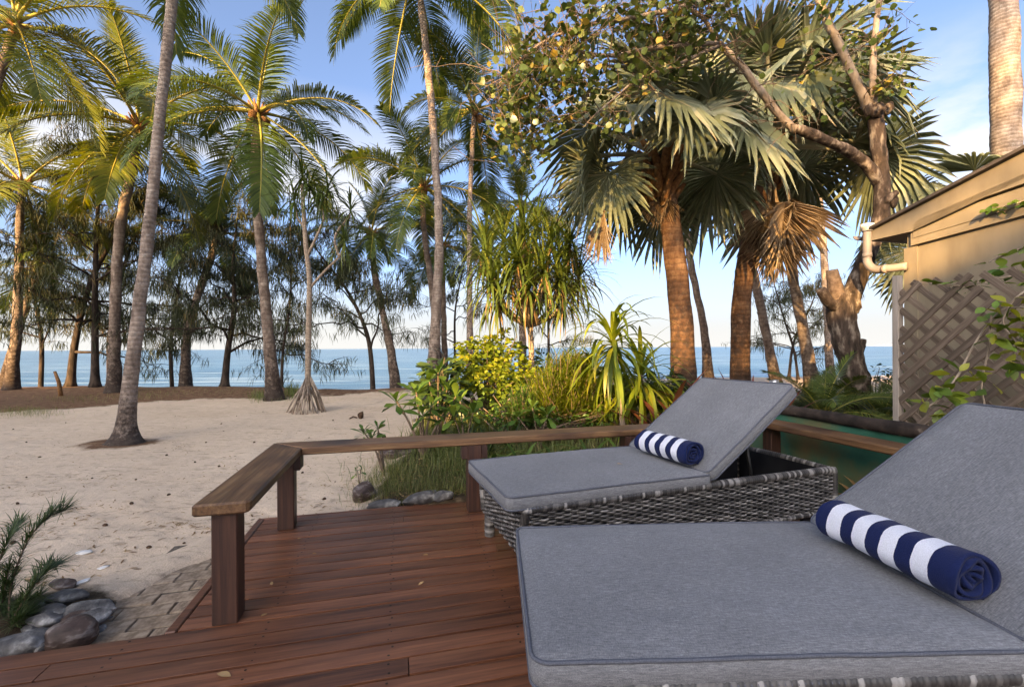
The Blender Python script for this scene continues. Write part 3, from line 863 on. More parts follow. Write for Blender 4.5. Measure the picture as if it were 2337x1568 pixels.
LW = 0.675
def make_lounger(label):
    t = thing('sun_lounger', label, 'sun lounger', group='wicker sun loungers on the deck')
    y0 = LW / 2 - 0.012
    x0, x1, zb, zt = 0.085, 1.885, 0.135, 0.352
    for sg in (-1, 1):
        mb = MB(); weave(mb, (x0 + 0.012, sg * y0, zb), (1, 0, 0), (0, 0, 1), (0, sg, 0), x1 - x0 - 0.024, zt - zb, 5 + sg)
        part_local(mb, 'side_panel', M['wicker'], t, True, 'stuff')
    for x, sg in ((x0, -1), (x1, 1)):
        mb = MB(); weave(mb, (x, -y0 + 0.012, zb), (0, 1, 0), (0, 0, 1), (sg, 0, 0), 2 * y0 - 0.024, zt - zb, 9 + sg)
        part_local(mb, 'end_panel', M['wicker'], t, True, 'stuff')
    mb = MB()
    for sg in (-1, 1):
        cbox(mb, (x1 - x0 - 0.05, 0.01, zt - zb), 0.002, mat4(((x0 + x1) / 2, sg * (y0 - 0.014), (zb + zt) / 2)))
    for x in (x0 + 0.014, x1 - 0.014):
        cbox(mb, (0.01, 2 * y0 - 0.05, zt - zb), 0.002, mat4((x, 0, (zb + zt) / 2)))
    cbox(mb, (0.94, 2 * y0 - 0.04, 0.018), 0.002, mat4((0.57, 0, 0.338)))
    part_local(mb, 'inner_frame', M['black_plastic'], t)
    for sg in (-1, 1):
        mb = MB()
        wrapped(mb, [(x0 - 0.004, sg * (y0 - 0.03), zb + 0.02), (x0 - 0.004, sg * y0, zt - 0.02), (x0 + 0.03, sg * y0, zt + 0.004), (x0 + 0.3, sg * y0, zt + 0.007), (x1 - 0.3, sg * y0, zt + 0.007), (x1 - 0.03, sg * y0, zt + 0.004), (x1, sg * y0, zt - 0.02), (x1 + 0.002, sg * y0, zb + 0.01)], 0.0175, 21 + sg)
        part_local(mb, 'top_rim', M['wicker'], t, True)
        mb = MB()
        wrapped(mb, [(x0 + 0.01, sg * y0, zb), ((x0 + x1) / 2, sg * y0, zb - 0.003), (x1 - 0.01, sg * y0, zb)], 0.012, 31 + sg)
        part_local(mb, 'bottom_rim', M['wicker'], t, True)
        for x in (x0 + 0.03,):
            mb = MB(); wrapped(mb, [(x, sg * (y0 - 0.015), 0.0), (x, sg * (y0 - 0.015), 0.07), (x, sg * (y0 - 0.015), zb + 0.03)], 0.026, 41 + sg)
            part_local(mb, 'leg', M['wicker'], t, True)
        mb = MB()
        prism(mb, [(-0.05, -0.016), (0.05, -0.016), (0.035, 0.016), (-0.035, 0.016)], 0, 0.13, 0.004)
        place(mb.mesh('leg', M['black_plastic'], smooth=False), 'leg', t, (x1 - 0.16, sg * (y0 - 0.03), 0.0))
    for x in (x0, x1):
        mb = MB(); wrapped(mb, [(x, -y0 + 0.02, zt), (x, 0, zt + 0.006), (x, y0 - 0.02, zt)], 0.0165, 51)
        part_local(mb, 'end_rim', M['wicker'], t, True)
    # seat cushion
    SL = 1.045
    slab, pipe = cushion(SL, LW, 0.058, 2.3)
    c = place(slab.mesh('seat_cushion', M['fabric']), 'seat_cushion', t, (SL / 2, 0, 0.359))
    place(pipe.mesh('piping', M['piping']), 'piping', c)
    # back cushion on its woven frame
    BL, ang = 0.70, R(35.5)
    slab, pipe = cushion(BL, LW, 0.055, 7.9)
    ca, sa = math.cos(ang), math.sin(ang)
    hinge = Vector((SL - 0.002, 0, 0.366))
    def onback(a, off): return hinge + Vector((ca * a - sa * off, 0, sa * a + ca * off))
    c = place(slab.mesh('back_cushion', M['fabric']), 'back_cushion', t, onback(BL / 2 + 0.012, 0.004), (0, -ang, 0))
    place(pipe.mesh('piping', M['piping']), 'piping', c)
    mb = MB()
    weave(mb, onback(0.03, -0.016) + Vector((0, -y0 + 0.05, 0)), (ca, 0, sa), (0, 1, 0), (-sa, 0, ca), BL - 0.06, 2 * y0 - 0.1, 77, amp=0.005)
    for sg in (-1, 1):
        wrapped(mb, [onback(0.01, -0.018) + Vector((0, sg * (y0 - 0.045), 0)), onback(BL / 2, -0.018) + Vector((0, sg * (y0 - 0.045), 0)), onback(BL - 0.03, -0.018) + Vector((0, sg * (y0 - 0.045), 0))], 0.015, 61 + sg)
    part_local(mb, 'back_frame', M['wicker'], t, True, 'stuff')
    for sg in (-1, 1):
        mb = MB(); a = onback(0.36, -0.03); tube(mb, [a + Vector((0, sg * 0.24, 0)), Vector((a.x + 0.07, sg * 0.24, 0.20))], 0.009, 8)
        part_local(mb, 'prop_strut', M['dark_metal'], t, True)
    mb = MB(); cbox(mb, (0.03, 2 * y0 - 0.03, 0.03), 0.003, mat4((onback(0.36, 0).x + 0.07, 0, 0.195)))
    part_local(mb, 'cross_bar', M['dark_metal'], t)
    return t
def copy_tree(o, parent=None):
    c = o.copy(); C.objects.link(c); c.parent = parent
    for ch in list(o.children): copy_tree(ch, c)
    return c
def foot(p, ang):
    return Vector((p[0] - math.sin(ang) * LW / 2, p[1] + math.cos(ang) * LW / 2, 0))
lounger = make_lounger('grey cushioned wicker lounger standing between the bench rail and the other lounger')
a2 = R(19.3); lounger.location = foot((-0.0226, 1.852), a2); lounger.rotation_euler.z = a2
lounger2 = copy_tree(lounger)
lounger2['label'] = 'grey cushioned wicker lounger standing clear of the rail, in front of the other lounger'
a1_ = R(2.0); lounger2.location = foot((0.036, 0.882), a1_); lounger2.rotation_euler.z = a1_

# ------------------------------------------------------------------ rolled towels
def make_towel(name, label, a, b, r=0.068, seed=1):
    a, b = Vector(a), Vector(b)
    L = (b - a).length
    turns, nt_, th = 3.7, 150, 0.0098
    mb = MB()
    ang = np.linspace(0, turns * 2 * PI, nt_)
    ro = 0.012 + (r - 0.012) * ang / ang[-1]
    ro = np.minimum(ro * (1 + 0.06 * np.sin(ang * 1.7 + seed)), r)
    ri = np.maximum(ro - th, 0.004)
    a_end = -2.1 - ang[-1]                         # free edge ends low on the front side
    nx = 30
    X = np.linspace(0, L, nx)
    V = []
    for i, x in enumerate(X):
        for rad, in_ in ((ro, 0), (ri, 1)):
            wob = np.array([mnoise.noise((x * 9, math.cos(t_) * 1.2 + seed, math.sin(t_) * 1.2)) for t_ in ang]) * 0.0052
            slump = 1 - 0.05 * np.clip(-np.sin(ang + a_end), 0, 1)
            endx = x
            if i in (0, nx - 1):
                endx = x + (1 if i else -1) * 0.006 * np.sin(ang * 2.3 + seed)
            rr = rad + wob
            V.append(np.stack([np.broadcast_to(endx, ang.shape), rr * np.cos(ang + a_end), rr * np.sin(ang + a_end) * slump], -1))
    V = np.array(V)                                # (nx*2, nt, 3)
    idx = np.arange(nx * 2 * nt_).reshape(nx, 2, nt_)
    Q = []
    for f in (0, 1):
        s = np.stack([idx[:-1, f, :-1], idx[1:, f, :-1], idx[1:, f, 1:], idx[:-1, f, 1:]], -1).reshape(-1, 4)
        Q.append(s if f == 0 else s[:, ::-1])
    for i in (0, nx - 1):
        Q.append(np.stack([idx[i, 0, :-1], idx[i, 0, 1:], idx[i, 1, 1:], idx[i, 1, :-1]], -1).reshape(-1, 4))
    for k in (0, nt_ - 1):
        Q.append(np.stack([idx[:-1, 0, k], idx[1:, 0, k], idx[1:, 1, k], idx[:-1, 1, k]], -1).reshape(-1, 4))
    mb.add(V.reshape(-1, 3), None, np.concatenate(Q))
    o = place(mb.mesh(name, M['towel']), name, None, a, (0, 0, math.atan2((b - a).y, (b - a).x)))
    return tag(o, label, 'towel', 'rolled striped towels')
make_towel('rolled_towel', 'rolled navy and white striped towel on the lounger that stands clear of the rail', (1.043, 1.030, 0.5005), (0.985, 1.396, 0.5005), seed=1)
make_towel('rolled_towel', 'rolled navy and white striped towel on the lounger beside the bench rail', (0.892, 2.245, 0.5005), (0.742, 2.584, 0.5005), seed=2)

# ------------------------------------------------------------------ shade-cloth fence with log rail
FS = 3.775
fence = thing('shade_cloth_fence', 'green and brown shade cloth fence capped with a dark log beside the deck', 'fence', D(FS, 0, -0.1))
mb = MB()
ts, zs = np.linspace(-1.8, 1.75, 60), np.linspace(-0.1, 0.52, 12)
mb.add([tuple(D(FS + 0.02 * nz(t * 2.3, z * 3, 1, 4) + 0.01 * nz(t * 7, z * 5, 1, 1), t, z)) for z in zs for t in ts], None, grid_quads(len(zs), len(ts)))
mb.build('cloth', M['cloth'], fence)
mb = MB()
tube(mb, [D(FS + 0.008 * nz(t * 2, 0, 1, 3), t, 0.532 + 0.012 * nz(t * 1.7, 1, 1, 2)) for t in np.linspace(-1.8, 1.8, 50)], [0.042 + 0.006 * nz(t * 3, 5) for t in np.linspace(-1.8, 1.8, 50)], 12)
mb.build('top_log', M['log'], fence)
for t in (-1.5, 0.1, 1.7):
    mb = MB(); tube(mb, [D(FS + 0.05, t, -0.12), D(FS + 0.05, t, 0.53)], 0.03, 8); mb.build('fence_post', M['log'], fence)

# ------------------------------------------------------------------ neighbouring cottage
HW = E2.copy(); HN = E1.copy()                         # wall runs along E2, its outside faces -E1
wc = Vector((4.02, 4.62, 0))                           # far corner of the wall
def Hh(a, out, z):                                     # a metres from the far corner toward us, out = outward
    return wc - HW * a - HN * out + Vector((0, 0, z))
cott = thing('cottage', 'tan painted cottage with sloping gable edge behind the lattice screen', 'house', (wc.x, wc.y, -0.1))
slope = math.tan(R(15.2))
def ztop(a): return 2.30 + (a + 0.30) * slope
mb = MB()                                              # gable wall as a thick slab
av = [0, 2.5, 5.0]
for out in (0.0, -0.12):
    pass
poly = [(0, -0.1)] + [(5.0, -0.1)] + [(5.0, ztop(5.0) - 0.1), (0, ztop(0) - 0.1)]
V = [tuple(Hh(a, 0, z)) for a, z in poly] + [tuple(Hh(a, -0.12, z)) for a, z in poly]
mb.add(V, None, [(0, 1, 2, 3), (7, 6, 5, 4)] + [(i, 4 + i, 4 + (i + 1) % 4, (i + 1) % 4) for i in range(4)])
V = [tuple(Hh(0.003, -x, z)) for x, z in ((0.12, -0.1), (6, -0.1), (6, 2.2), (0.12, 2.2))] + [tuple(Hh(0.12, -x, z)) for x, z in ((0.12, -0.1), (6, -0.1), (6, 2.2), (0.12, 2.2))]
mb.add(V, None, [(0, 1, 2, 3), (7, 6, 5, 4)] + [(i, 4 + i, 4 + (i + 1) % 4, (i + 1) % 4) for i in range(4)])
mb.build('wall', M['paint'], cott, smooth=False)
def slab_part(name, mat, pts, o0, o1, parent=cott):
    """polygon in the wall plane (a, z) extruded between two outward offsets"""
    mb = MB(); n = len(pts)
    V = [tuple(Hh(a, o1, z)) for a, z in pts] + [tuple(Hh(a, o0, z)) for a, z in pts]
    c1 = tuple(np.mean(V[:n], axis=0)); c0 = tuple(np.mean(V[n:], axis=0))
    V += [c1, c0]
    mb.add(V, [(i, (i + 1) % n, 2 * n) for i in range(n)] + [(n + (i + 1) % n, n + i, 2 * n + 1) for i in range(n)], [(i, n + i, n + (i + 1) % n, (i + 1) % n) for i in range(n)])
    return mb.build(name, mat, parent, smooth=False)
# barge board, flashing batten and corner stop
slab_part('barge_board', M['paint'], [(-0.30, ztop(-0.30) - 0.03), (-0.30, 2.165), (0.10, 2.165), (0.12, 2.255), (5, 2.255 + 4.88 * slope * 0.42), (5, ztop(5) - 0.03)], 0.045, 0.075)
slab_part('soffit', M['paint'], [(-0.29, 2.168), (-0.29, 2.20), (0.0, 2.20), (0.0, 2.168)], -0.30, 0.044)
slab_part('batten', M['paint'], [(0.06, 2.03), (0.06, 2.235), (5, 2.235 + 4.94 * slope * 0.40), (5, 2.03 + 4.94 * slope * 0.28)], 0.003, 0.042)
slab_part('batten', M['paint'], [(0.085, 2.10), (0.085, 2.17), (5, 2.17 + 4.9 * slope * 0.36), (5, 2.10 + 4.9 * slope * 0.34)], 0.0425, 0.050)
slab_part('corner_stop', M['paint'], [(-0.02, -0.1), (-0.02, 2.02), (0.10, 2.02), (0.10, -0.1)], 0.003, 0.02)
mb = MB()
for k, (o0, o1, dz) in enumerate(((0.13, -5.0, 0.0),)):
    A = [Hh(-0.36, o0, ztop(-0.36)), Hh(5.2, o0, ztop(5.2)), Hh(5.2, o1, ztop(5.2)), Hh(-0.36, o1, ztop(-0.36))]
    V = [tuple(p + Vector((0, 0, -0.028))) for p in A] + [tuple(p) for p in A]
    mb.add(V, None, [(3, 2, 1, 0), (4, 5, 6, 7)] + [(i, (i + 1) % 4, 4 + (i + 1) % 4, 4 + i) for i in range(4)])
mb.build('roof', M['roof'], cott, smooth=False)
mb = MB()                                              # eave gutter along the far edge
gp = [(-0.40, ztop(-0.36) - 0.10)]
prof = [(0.06 * math.cos(a), 0.06 * math.sin(a)) for a in np.linspace(PI, 2 * PI, 9)] + [(0.052 * math.cos(a), 0.052 * math.sin(a)) for a in np.linspace(2 * PI, PI, 9)]
V = [tuple(Hh(-0.43 + x, o_, ztop(-0.36) - 0.03 + y)) for o_ in (0.10, -4.5) for x, y in prof]
n = len(prof)
mb.add(V, None, [(i, (i + 1) % n, n + (i + 1) % n, n + i) for i in range(n)])
mb.build('gutter', M['pvc'], cott)
mb = MB()
dp = smooth_path([Hh(-0.33, 0.10, 2.26), Hh(-0.33, 0.10, 2.06), Hh(-0.325, 0.10, 1.93), Hh(-0.25, 0.10, 1.845), Hh(-0.12, 0.10, 1.83), Hh(0.03, 0.05, 1.83)], 30)
tube(mb, dp, 0.040, 16)
tube(mb, [dp[7], dp[9]], 0.045, 16); tube(mb, [dp[22], dp[24]], 0.045, 16)
mb.build('downpipe', M['pvc'], cott)
mb = MB()
tube(mb, [Hh(-0.33, 0.10, 2.27), Hh(-0.33, 0.10, 2.30), Hh(-0.33, 0.10, 2.31), Hh(-0.33, 0.10, 2.345)], [0.050, 0.052, 0.066, 0.064], 20)
mb.build('pipe_cap', M['pvc_white'], cott)

# ------------------------------------------------------------------ lattice screen
lp = P(2049, 800, 3.9); lp.z = 0
lat = thing('lattice_screen', 'weathered diagonal timber lattice screen with missing slats beside the cottage', 'lattice', (lp.x, lp.y, -0.1))
def Lp(a, z, out=0.0): return lp - HW * a - HN * out + Vector((0, 0, z))
mb = MB(); cbox(mb, (0.06, 0.05, 1.76), 0.004, mat4(Vector((0, 0, 0.85)), DECK_ANG))
place(mb.mesh('post', M['lattice_post'], smooth=False), 'post', lat)
ZL0, LEN = 0.02, 2.3
def slat(a0, z0, a1, z1, layer):
    v = Vector((a1 - a0, z1 - z0)); L = v.length
    mb = MB(); cbox(mb, (L, 0.012, 0.049), 0.002)
    me = mb.mesh('slat', M['lattice'], smooth=False)
    o = place(me, 'slat', lat, Lp((a0 + a1) / 2, (z0 + z1) / 2 + 0.1, 0.008 + 0.0135 * layer) - Vector((lp.x, lp.y, 0)))
    x = (-HW * v.x + Vector((0, 0, v.y))).normalized(); y = HN.copy(); z = x.cross(y).normalized()
    o.rotation_euler = Matrix((x, y, z)).transposed().to_euler()
def lat_top(a): return interp(a, [0, 0.05, 0.25, 0.5, 0.62, 0.75, 0.9, 1.2, 2.3], [1.50, 1.52, 1.55, 1.60, 1.38, 1.36, 1.58, 1.62, 1.62])
random.seed(12)
for k, c0 in enumerate(np.arange(0.06, 4.4, 0.165)):          # rising toward us: z = a + z0
    z0 = 1.36 - (c0 - 0.06)
    if 0.9 < c0 and False: continue
    a0, b0_ = 0.03, z0 + 0.03
    if b0_ < ZL0: a0, b0_ = 0.03 + ZL0 - b0_, ZL0
    # walk until the ragged top edge
    a = a0
    while a < LEN and b0_ + (a - a0) < lat_top(a): a += 0.02
    if k in (1,): continue
    if a - a0 > 0.1: slat(a0, b0_, a, b0_ + a - a0, 1)
for k, c0 in enumerate(np.arange(0.10, 4.0, 0.155)):          # falling toward us
    z0 = c0
    a0, b0_ = 0.03, z0
    if b0_ > lat_top(0.03):
        a0 = 0.03 + b0_ - lat_top(0.3); b0_ = z0 - (a0 - 0.03)
    a1 = min(LEN, a0 + b0_ - ZL0); 
    if a1 - a0 > 0.1: slat(a0, b0_, a1, b0_ - (a1 - a0), 0)

# ------------------------------------------------------------------ unseen houses added behind the camera, shaped to shade the beach
def back_shade_house(name, label, x0, x1, y0, y1, eave, ridge, mat):
    t = thing(name, label, 'house', ((x0 + x1) / 2, (y0 + y1) / 2, -0.13))
    mb = MB()
    cbox(mb, (x1 - x0, y1 - y0, eave + 0.13), 0.01, mat4(((x0 + x1) / 2, (y0 + y1) / 2, (eave - 0.13) / 2)))
    mb.build('wall', mat, t, smooth=False)
    mb = MB(); ov = 0.6; ym = (y0 + y1) / 2
    sec = [(y0 - ov, eave - 0.1), (ym, ridge), (y1 + ov, eave - 0.1), (y1 + ov, eave), (ym, ridge + 0.12), (y0 - ov, eave)]
    V = [(x, y, z) for x in (x0 - ov, x1 + ov) for y, z in sec]
    mb.add(V, None, [(i, (i + 1) % 6, 6 + (i + 1) % 6, 6 + i) for i in range(6)] + [(0, 1, 4, 5), (1, 2, 3, 4), (6, 11, 10, 7), (7, 10, 9, 8)])
    for x in (x0 + 0.01, x1 - 0.01):
        mb.add([(x, y0, eave - 0.02), (x, y1, eave - 0.02), (x, ym, ridge)], [(0, 1, 2)])
    mb.build('roof', M['roof'], t, smooth=False)
    n = max(1, int((x1 - x0) / 3))
    for lv in np.arange(0, eave - 2.2, 2.8):
        for i in range(n):
            xc = x0 + (i + 0.5) * (x1 - x0) / n
            mb = MB(); cbox(mb, (1.5, 0.06, 1.4), 0.01, mat4((xc, y1 + 0.02, lv + 1.45))); w = mb.build('window', M['pvc_white'], t, smooth=False)
            mb = MB(); cbox(mb, (1.36, 0.02, 1.26), 0.003, mat4((xc, y1 + 0.055, lv + 1.45))); mb.build('pane', M['glass'], w, smooth=False)
    return t
back_shade_house('shade_block', 'added unseen three-storey pale block that keeps sun off the palm grove', -26.4, -16.0, -24, -16, 12.4, 15.2, M['render'])
back_shade_house('shade_house', 'added unseen long low pale house that shades the ground at the grove end', -38, -27.8, -23, -17, 8.4, 11.0, M['render'])
back_shade_house('shade_house', 'added unseen small pale house that shades the loungers below the sun gap', -13.0, -9.6, -22.5, -17.5, 6.5, 8.6, M['render'])
back_shade_house('shade_annex', 'added unseen narrow pale block that shades the sand beside the garden bed', -15.2, -14.2, -22.5, -17.5, 7.2, 9.2, M['render'])  # added, out of view, to keep sun off a patch of sand
back_shade_house('shade_house', 'added unseen tan two-storey house that shades the lattice screen', -8.3, -0.5, -23.5, -16.5, 7.7, 9.85, M['paint'])
# ================================================================== vegetation
GA = 2.39996
def norm(v): return v / (np.linalg.norm(v) + 1e-12)
ZD = np.array([0, 0, -1.0])

# ---------------------------------------------------------------- coconut fronds (unit length)
def frond_mesh(e0, droop, seed, mat, K=72, hang=0.8):
    rs = np.random.default_rng(seed)
    n = 26
    s = np.linspace(0, 1, n)
    side = rs.normal(0, 0.10)
    el = e0 - droop * s ** 1.35
    p = np.zeros((n, 3))
    for i in range(1, n):
        p[i] = p[i - 1] + np.array([math.cos(el[i]) * math.cos(side * s[i]), math.sin(side * s[i]) * math.cos(el[i]), math.sin(el[i])]) / (n - 1)
    mb = MB()
    tube(mb, p, np.interp(s, [0, .05, .18, 1], [0.020, 0.014, 0.0095, 0.0018]), 5, 0.93)
    tg = np.gradient(p, axis=0)
    twist = rs.normal(0, 0.35)
    for k in range(K):
        f = 0.15 + 0.85 * (k + 0.5) / K
        b = np.array([np.interp(f, s, p[:, i]) for i in range(3)])
        T = norm(np.array([np.interp(f, s, tg[:, i]) for i in range(3)]))
        S0 = norm(np.cross(np.array([0, 0, 1.0]), T) if abs(T[2]) < 0.98 else np.array([0, 1.0, 0]))
        N0 = np.cross(T, S0)
        tw = twist * f
        S = S0 * math.cos(tw) + N0 * math.sin(tw); N = np.cross(T, S)
        g = (f - 0.15) / 0.85
        ln = 0.265 * np.interp(g, [0, .12, .35, .7, 1], [0.55, 0.9, 1.0, 0.8, 0.32])
        th = np.interp(g, [0, .5, 1], [1.15, 0.95, 0.5])
        for sg in (-1, 1):
            if rs.random() < 0.03: continue
            l = ln * rs.uniform(0.85, 1.1)
            d = norm(T * math.cos(th) + S * sg * math.sin(th) + N * rs.uniform(0.05, 0.30))
            hg = hang * rs.uniform(0.7, 1.3)
            d2 = norm(d + ZD * hg * 0.45); d3 = norm(d + ZD * hg * 1.2)
            w = norm(T - d * np.dot(T, d)) * 0.0054
            q0 = b; q1 = b + d * l * 0.33; q2 = q1 + d2 * l * 0.35; q3 = q2 + d3 * l * 0.32
            v = [q0 - w * .6, q0 + w * .6, q1 - w, q1 + w, q2 - w * .75, q2 + w * .75, q3]
            mb.add(v, [(4, 5, 6)], [(0, 1, 3, 2), (2, 3, 5, 4)], np.clip(rs.normal(0.48, 0.12), 0.1, 0.8))
    return mb.mesh('frond', mat)
ELEV = [80, 64, 48, 30, 12, -8, -32, -55]
DROOP = [34, 54, 68, 76, 74, 62, 42, 26]
FR = {}
for key in ('coconut', 'coconut_yellow'):
    FR[key] = [[frond_mesh(R(e), R(d), 10 * i + j, M[key], hang=h) for j in range(2)] for i, (e, d, h) in enumerate(zip(ELEV, DROOP, [.25, .4, .6, .75, .8, .7, .5, .35]))]
dead_frond = frond_mesh(R(-60), R(22), 991, M['pandan_dead'], hang=1.2)
nut_mb = MB()
th = np.linspace(0, PI, 7); ph = np.arange(8) * PI / 4
nv = [(0.10 * math.sin(a) * math.cos(b), 0.10 * math.sin(a) * math.sin(b), 0.13 * math.cos(a) - 0.05 * math.sin(a) * 0) for a in th for b in ph]
nq = [(i * 8 + j, (i + 1) * 8 + j, (i + 1) * 8 + (j + 1) % 8, i * 8 + (j + 1) % 8) for i in range(6) for j in range(8)]
nut_mb.add(nv, None, nq)
NUT = nut_mb.mesh('coconut_fruit', M['fibre'])

def trunk_tube(mb, pts, radii, flare=0, n=None, sides=14, ringamp=0.03, rough=0.0):
    L = sum((Vector(pts[i + 1]) - Vector(pts[i])).length for i in range(len(pts) - 1))
    n = n or max(20, int(L / 0.075))
    path_ = smooth_path(pts, n)
    f = np.linspace(0, 1, n + 1)
    r = np.interp(f, np.linspace(0, 1, len(radii)), radii)
    d = f * L
    r = r * (1 + ringamp * (np.arange(n + 1) % 2) * np.random.default_rng(n).uniform(.2, 1.1, n + 1)) + flare * np.exp(-d / 0.16) + flare * 0.5 * np.exp(-d / 0.45)
    tube(mb, path_, r, sides, np.interp(d, [0, 0.35, 1.1, 2.2], [0.75, 0.50, 0.28, 0.0]))
    if rough:
        v = mb.v[-1]
        for i in range(len(v)):
            v[i] += np.array(mnoise.noise_vector(Vector(v[i]) * 3.0)) * rough
    return path_

def palm(label, px, d, r, L, nf=20, seed=0, mat='coconut', group='coconut palms on the beach', flare=0.08, pale=False, tilt=0.0, dead=0, base_z=None, nuts=0, lo=-42, dlean=0.0, elev_max=86):
    """px: trunk points from foot to crown on the survey sheet, d: distance"""
    rs = np.random.default_rng(seed + 100)
    n = len(px)
    pts = [P(u, v, d + dlean * i / (n - 1)) for i, (u, v) in enumerate(px)]
    b = pts[0]; g_ = gz(b.x, b.y)
    b.z = g_ - 0.06
    t = thing('coconut_palm', label, 'palm', (b.x, b.y, g_), group=group)
    mb = MB()
    trunk_tube(mb, pts, r, flare, rough=0.012 if d < 7 else 0.02)
    mb.build('trunk', M['palm_trunk_pale' if pale else 'palm_trunk'], t)
    top = pts[-1] - t.location
    mb = MB()                                            # brown fibre and old leaf bases
    for k in range(16):
        a = k * GA; e = rs.uniform(0.2, 1.2)
        dv = Vector((math.cos(a) * math.cos(e), math.sin(a) * math.cos(e), math.sin(e)))
        rr = r[-1]
        tube(mb, [pts[-1] + Vector((dv.x * rr * .6, dv.y * rr * .6, -0.22 * L / 3)), pts[-1] + Vector((dv.x, dv.y, 0)) * rr * 1.2, pts[-1] + dv * (rr * 1.2 + 0.22 * L / 3)], [rr * .5, rr * .48, rr * .12], 6)
    mb.build('crown_fibre', M['fibre'], t)
    for k in range(nf):
        f = (k + 0.5) / nf
        e = elev_max - (elev_max - lo) * f ** 0.9 + rs.normal(0, 6)
        i = int(np.argmin([abs(e - x) for x in ELEV]))
        me = FR[mat][i][int(rs.integers(2))]
        sc = L * rs.uniform(0.86, 1.1) * (0.85 if e > 70 else 1)
        place(me, 'frond', t, top + Vector((0, 0, 0.05)), (rs.normal(0, 0.10), rs.normal(0, 0.08), k * GA + rs.normal(0, 0.2) + seed), (sc, sc, sc))
    for k in range(dead):
        place(dead_frond, 'dead_frond', t, top - Vector((0, 0, 0.1)), (0, 0, seed * 1.3 + k * 2.0), (L * .8,) * 3)
    for k in range(nuts):
        a = k * 1.3 + seed
        s_ = rs.uniform(.7, 1.0)
        place(NUT, 'coconut_fruit', t, top + Vector((math.cos(a) * (r[-1] + .09), math.sin(a) * (r[-1] + .09), -0.10 - 0.09 * (k % 2))), (rs.normal(0, .3), rs.normal(0, .3), a), (s_,) * 3)
    return t

palm('tall coconut palm with thick lichen-blotched trunk and dark flared foot rising from open sand', [(285, 1008), (297, 880), (335, 560), (372, 200), (396, -40), (406, -270)], P1_BASE.y, [0.105, 0.074, 0.062, 0.058, 0.056, 0.054], 2.4, 13, 1, flare=0.13, pale=True, lo=-12, elev_max=80)
palm('coconut palm with full drooping crown and plain trunk, behind the stilt-rooted pandanus', [(627, 915), (612, 760), (594, 560), (583, 400), (588, 262)], 10.2, [0.15, 0.115, 0.10, 0.095, 0.09], 2.85, 19, 2, flare=0.08, nuts=5)
palm('coconut palm with sunlit yellow-green crown spreading behind the thick lichen-blotched trunk', [(262, 882), (262, 740), (272, 540), (302, 380), (318, 290)], 12.0, [0.15, 0.12, 0.11, 0.105, 0.10], 3.4, 18, 3, 'coconut_yellow', flare=0.07)
palm('very tall slender coconut palm crossing a brown trunk, its crown out of sight above', [(983, 862), (996, 700), (1002, 520), (985, 250), (962, 20), (946, -70)], 9.6, [0.13, 0.10, 0.085, 0.075, 0.07, 0.065], 3.1, 17, 4, flare=0.07, pale=True)
palm('coconut palm with thin pale straight trunk rising behind the branching pandanus', [(1072, 872), (1072, 700), (1072, 480), (1078, 330), (1082, 255)], 12.0, [0.10, 0.075, 0.064, 0.06, 0.06], 2.7, 17, 5, flare=0.05, pale=True, nuts=3)
palm('coconut palm with mid-height crown just behind the very tall slender palm', [(1003, 862), (990, 700), (972, 560), (965, 480), (968, 430)], 12.4, [0.11, 0.085, 0.075, 0.07, 0.07], 2.6, 17, 6, flare=0.05)
palm('short coconut palm with leaning trunk beside open sea, between casuarina and slender palm', [(908, 868), (890, 790), (868, 690), (852, 600), (847, 535)], 13.2, [0.15, 0.11, 0.09, 0.085, 0.08], 2.1, 16, 7, flare=0.09)
palm('low dark coconut palm with straight thin trunk at the sea edge behind the slender palm', [(1016, 866), (1014, 780), (1011, 680), (1010, 600), (1012, 565)], 14.2, [0.11, 0.09, 0.085, 0.08, 0.075], 2.1, 18, 8, flare=0.04)
palm('coconut palm with dark straight trunk in the leaf litter at the grove end', [(26, 880), (38, 740), (44, 600), (46, 500), (52, 425)], 12.8, [0.14, 0.105, 0.09, 0.085, 0.08], 3.0, 17, 9, 'coconut_yellow', flare=0.06)
palm('leaning coconut palm whose high crown hangs over the grove end', [(-190, 900), (-110, 560), (-40, 300), (12, 130), (35, 60)], 9.0, [0.13, 0.10, 0.085, 0.08, 0.075], 2.7, 15, 10, 'coconut_yellow', flare=0.07)
palm('small coconut palm on a slanting sunlit trunk at the grove end', [(2, 872), (38, 770), (62, 690), (78, 640), (88, 600)], 14.0, [0.12, 0.10, 0.09, 0.085, 0.08], 1.9, 18, 11, flare=0.05)
palm('coconut palm with dark curving trunk and low crown among the casuarinas', [(424, 872), (426, 780), (450, 680), (478, 600), (497, 535)], 14.3, [0.15, 0.115, 0.105, 0.10, 0.095], 2.6, 15, 12, flare=0.10)
palm('coconut palm with thick pale ringed trunk rising behind the cottage roof', [(2306, 900), (2302, 600), (2296, 330), (2292, 100), (2288, -60), (2286, -480)], 7.2, [0.21, 0.195, 0.185, 0.175, 0.17, 0.15], 3.0, 14, 13, flare=0.08, pale=True, lo=25)
palm('leaning coconut palm trunk just behind the thick-trunked fan palm', [(1618, 870), (1608, 760), (1590, 670), (1575, 590), (1560, 460), (1552, 330)], 12.0, [0.14, 0.10, 0.09, 0.085, 0.08, 0.075], 2.2, 16, 14, flare=0.06)
palm('coconut palm trunk leaning toward the fan palm with brown skirt', [(1776, 874), (1752, 780), (1728, 660), (1708, 560), (1690, 400), (1678, 250)], 12.0, [0.14, 0.11, 0.10, 0.095, 0.085, 0.08], 2.2, 16, 15, flare=0.06)
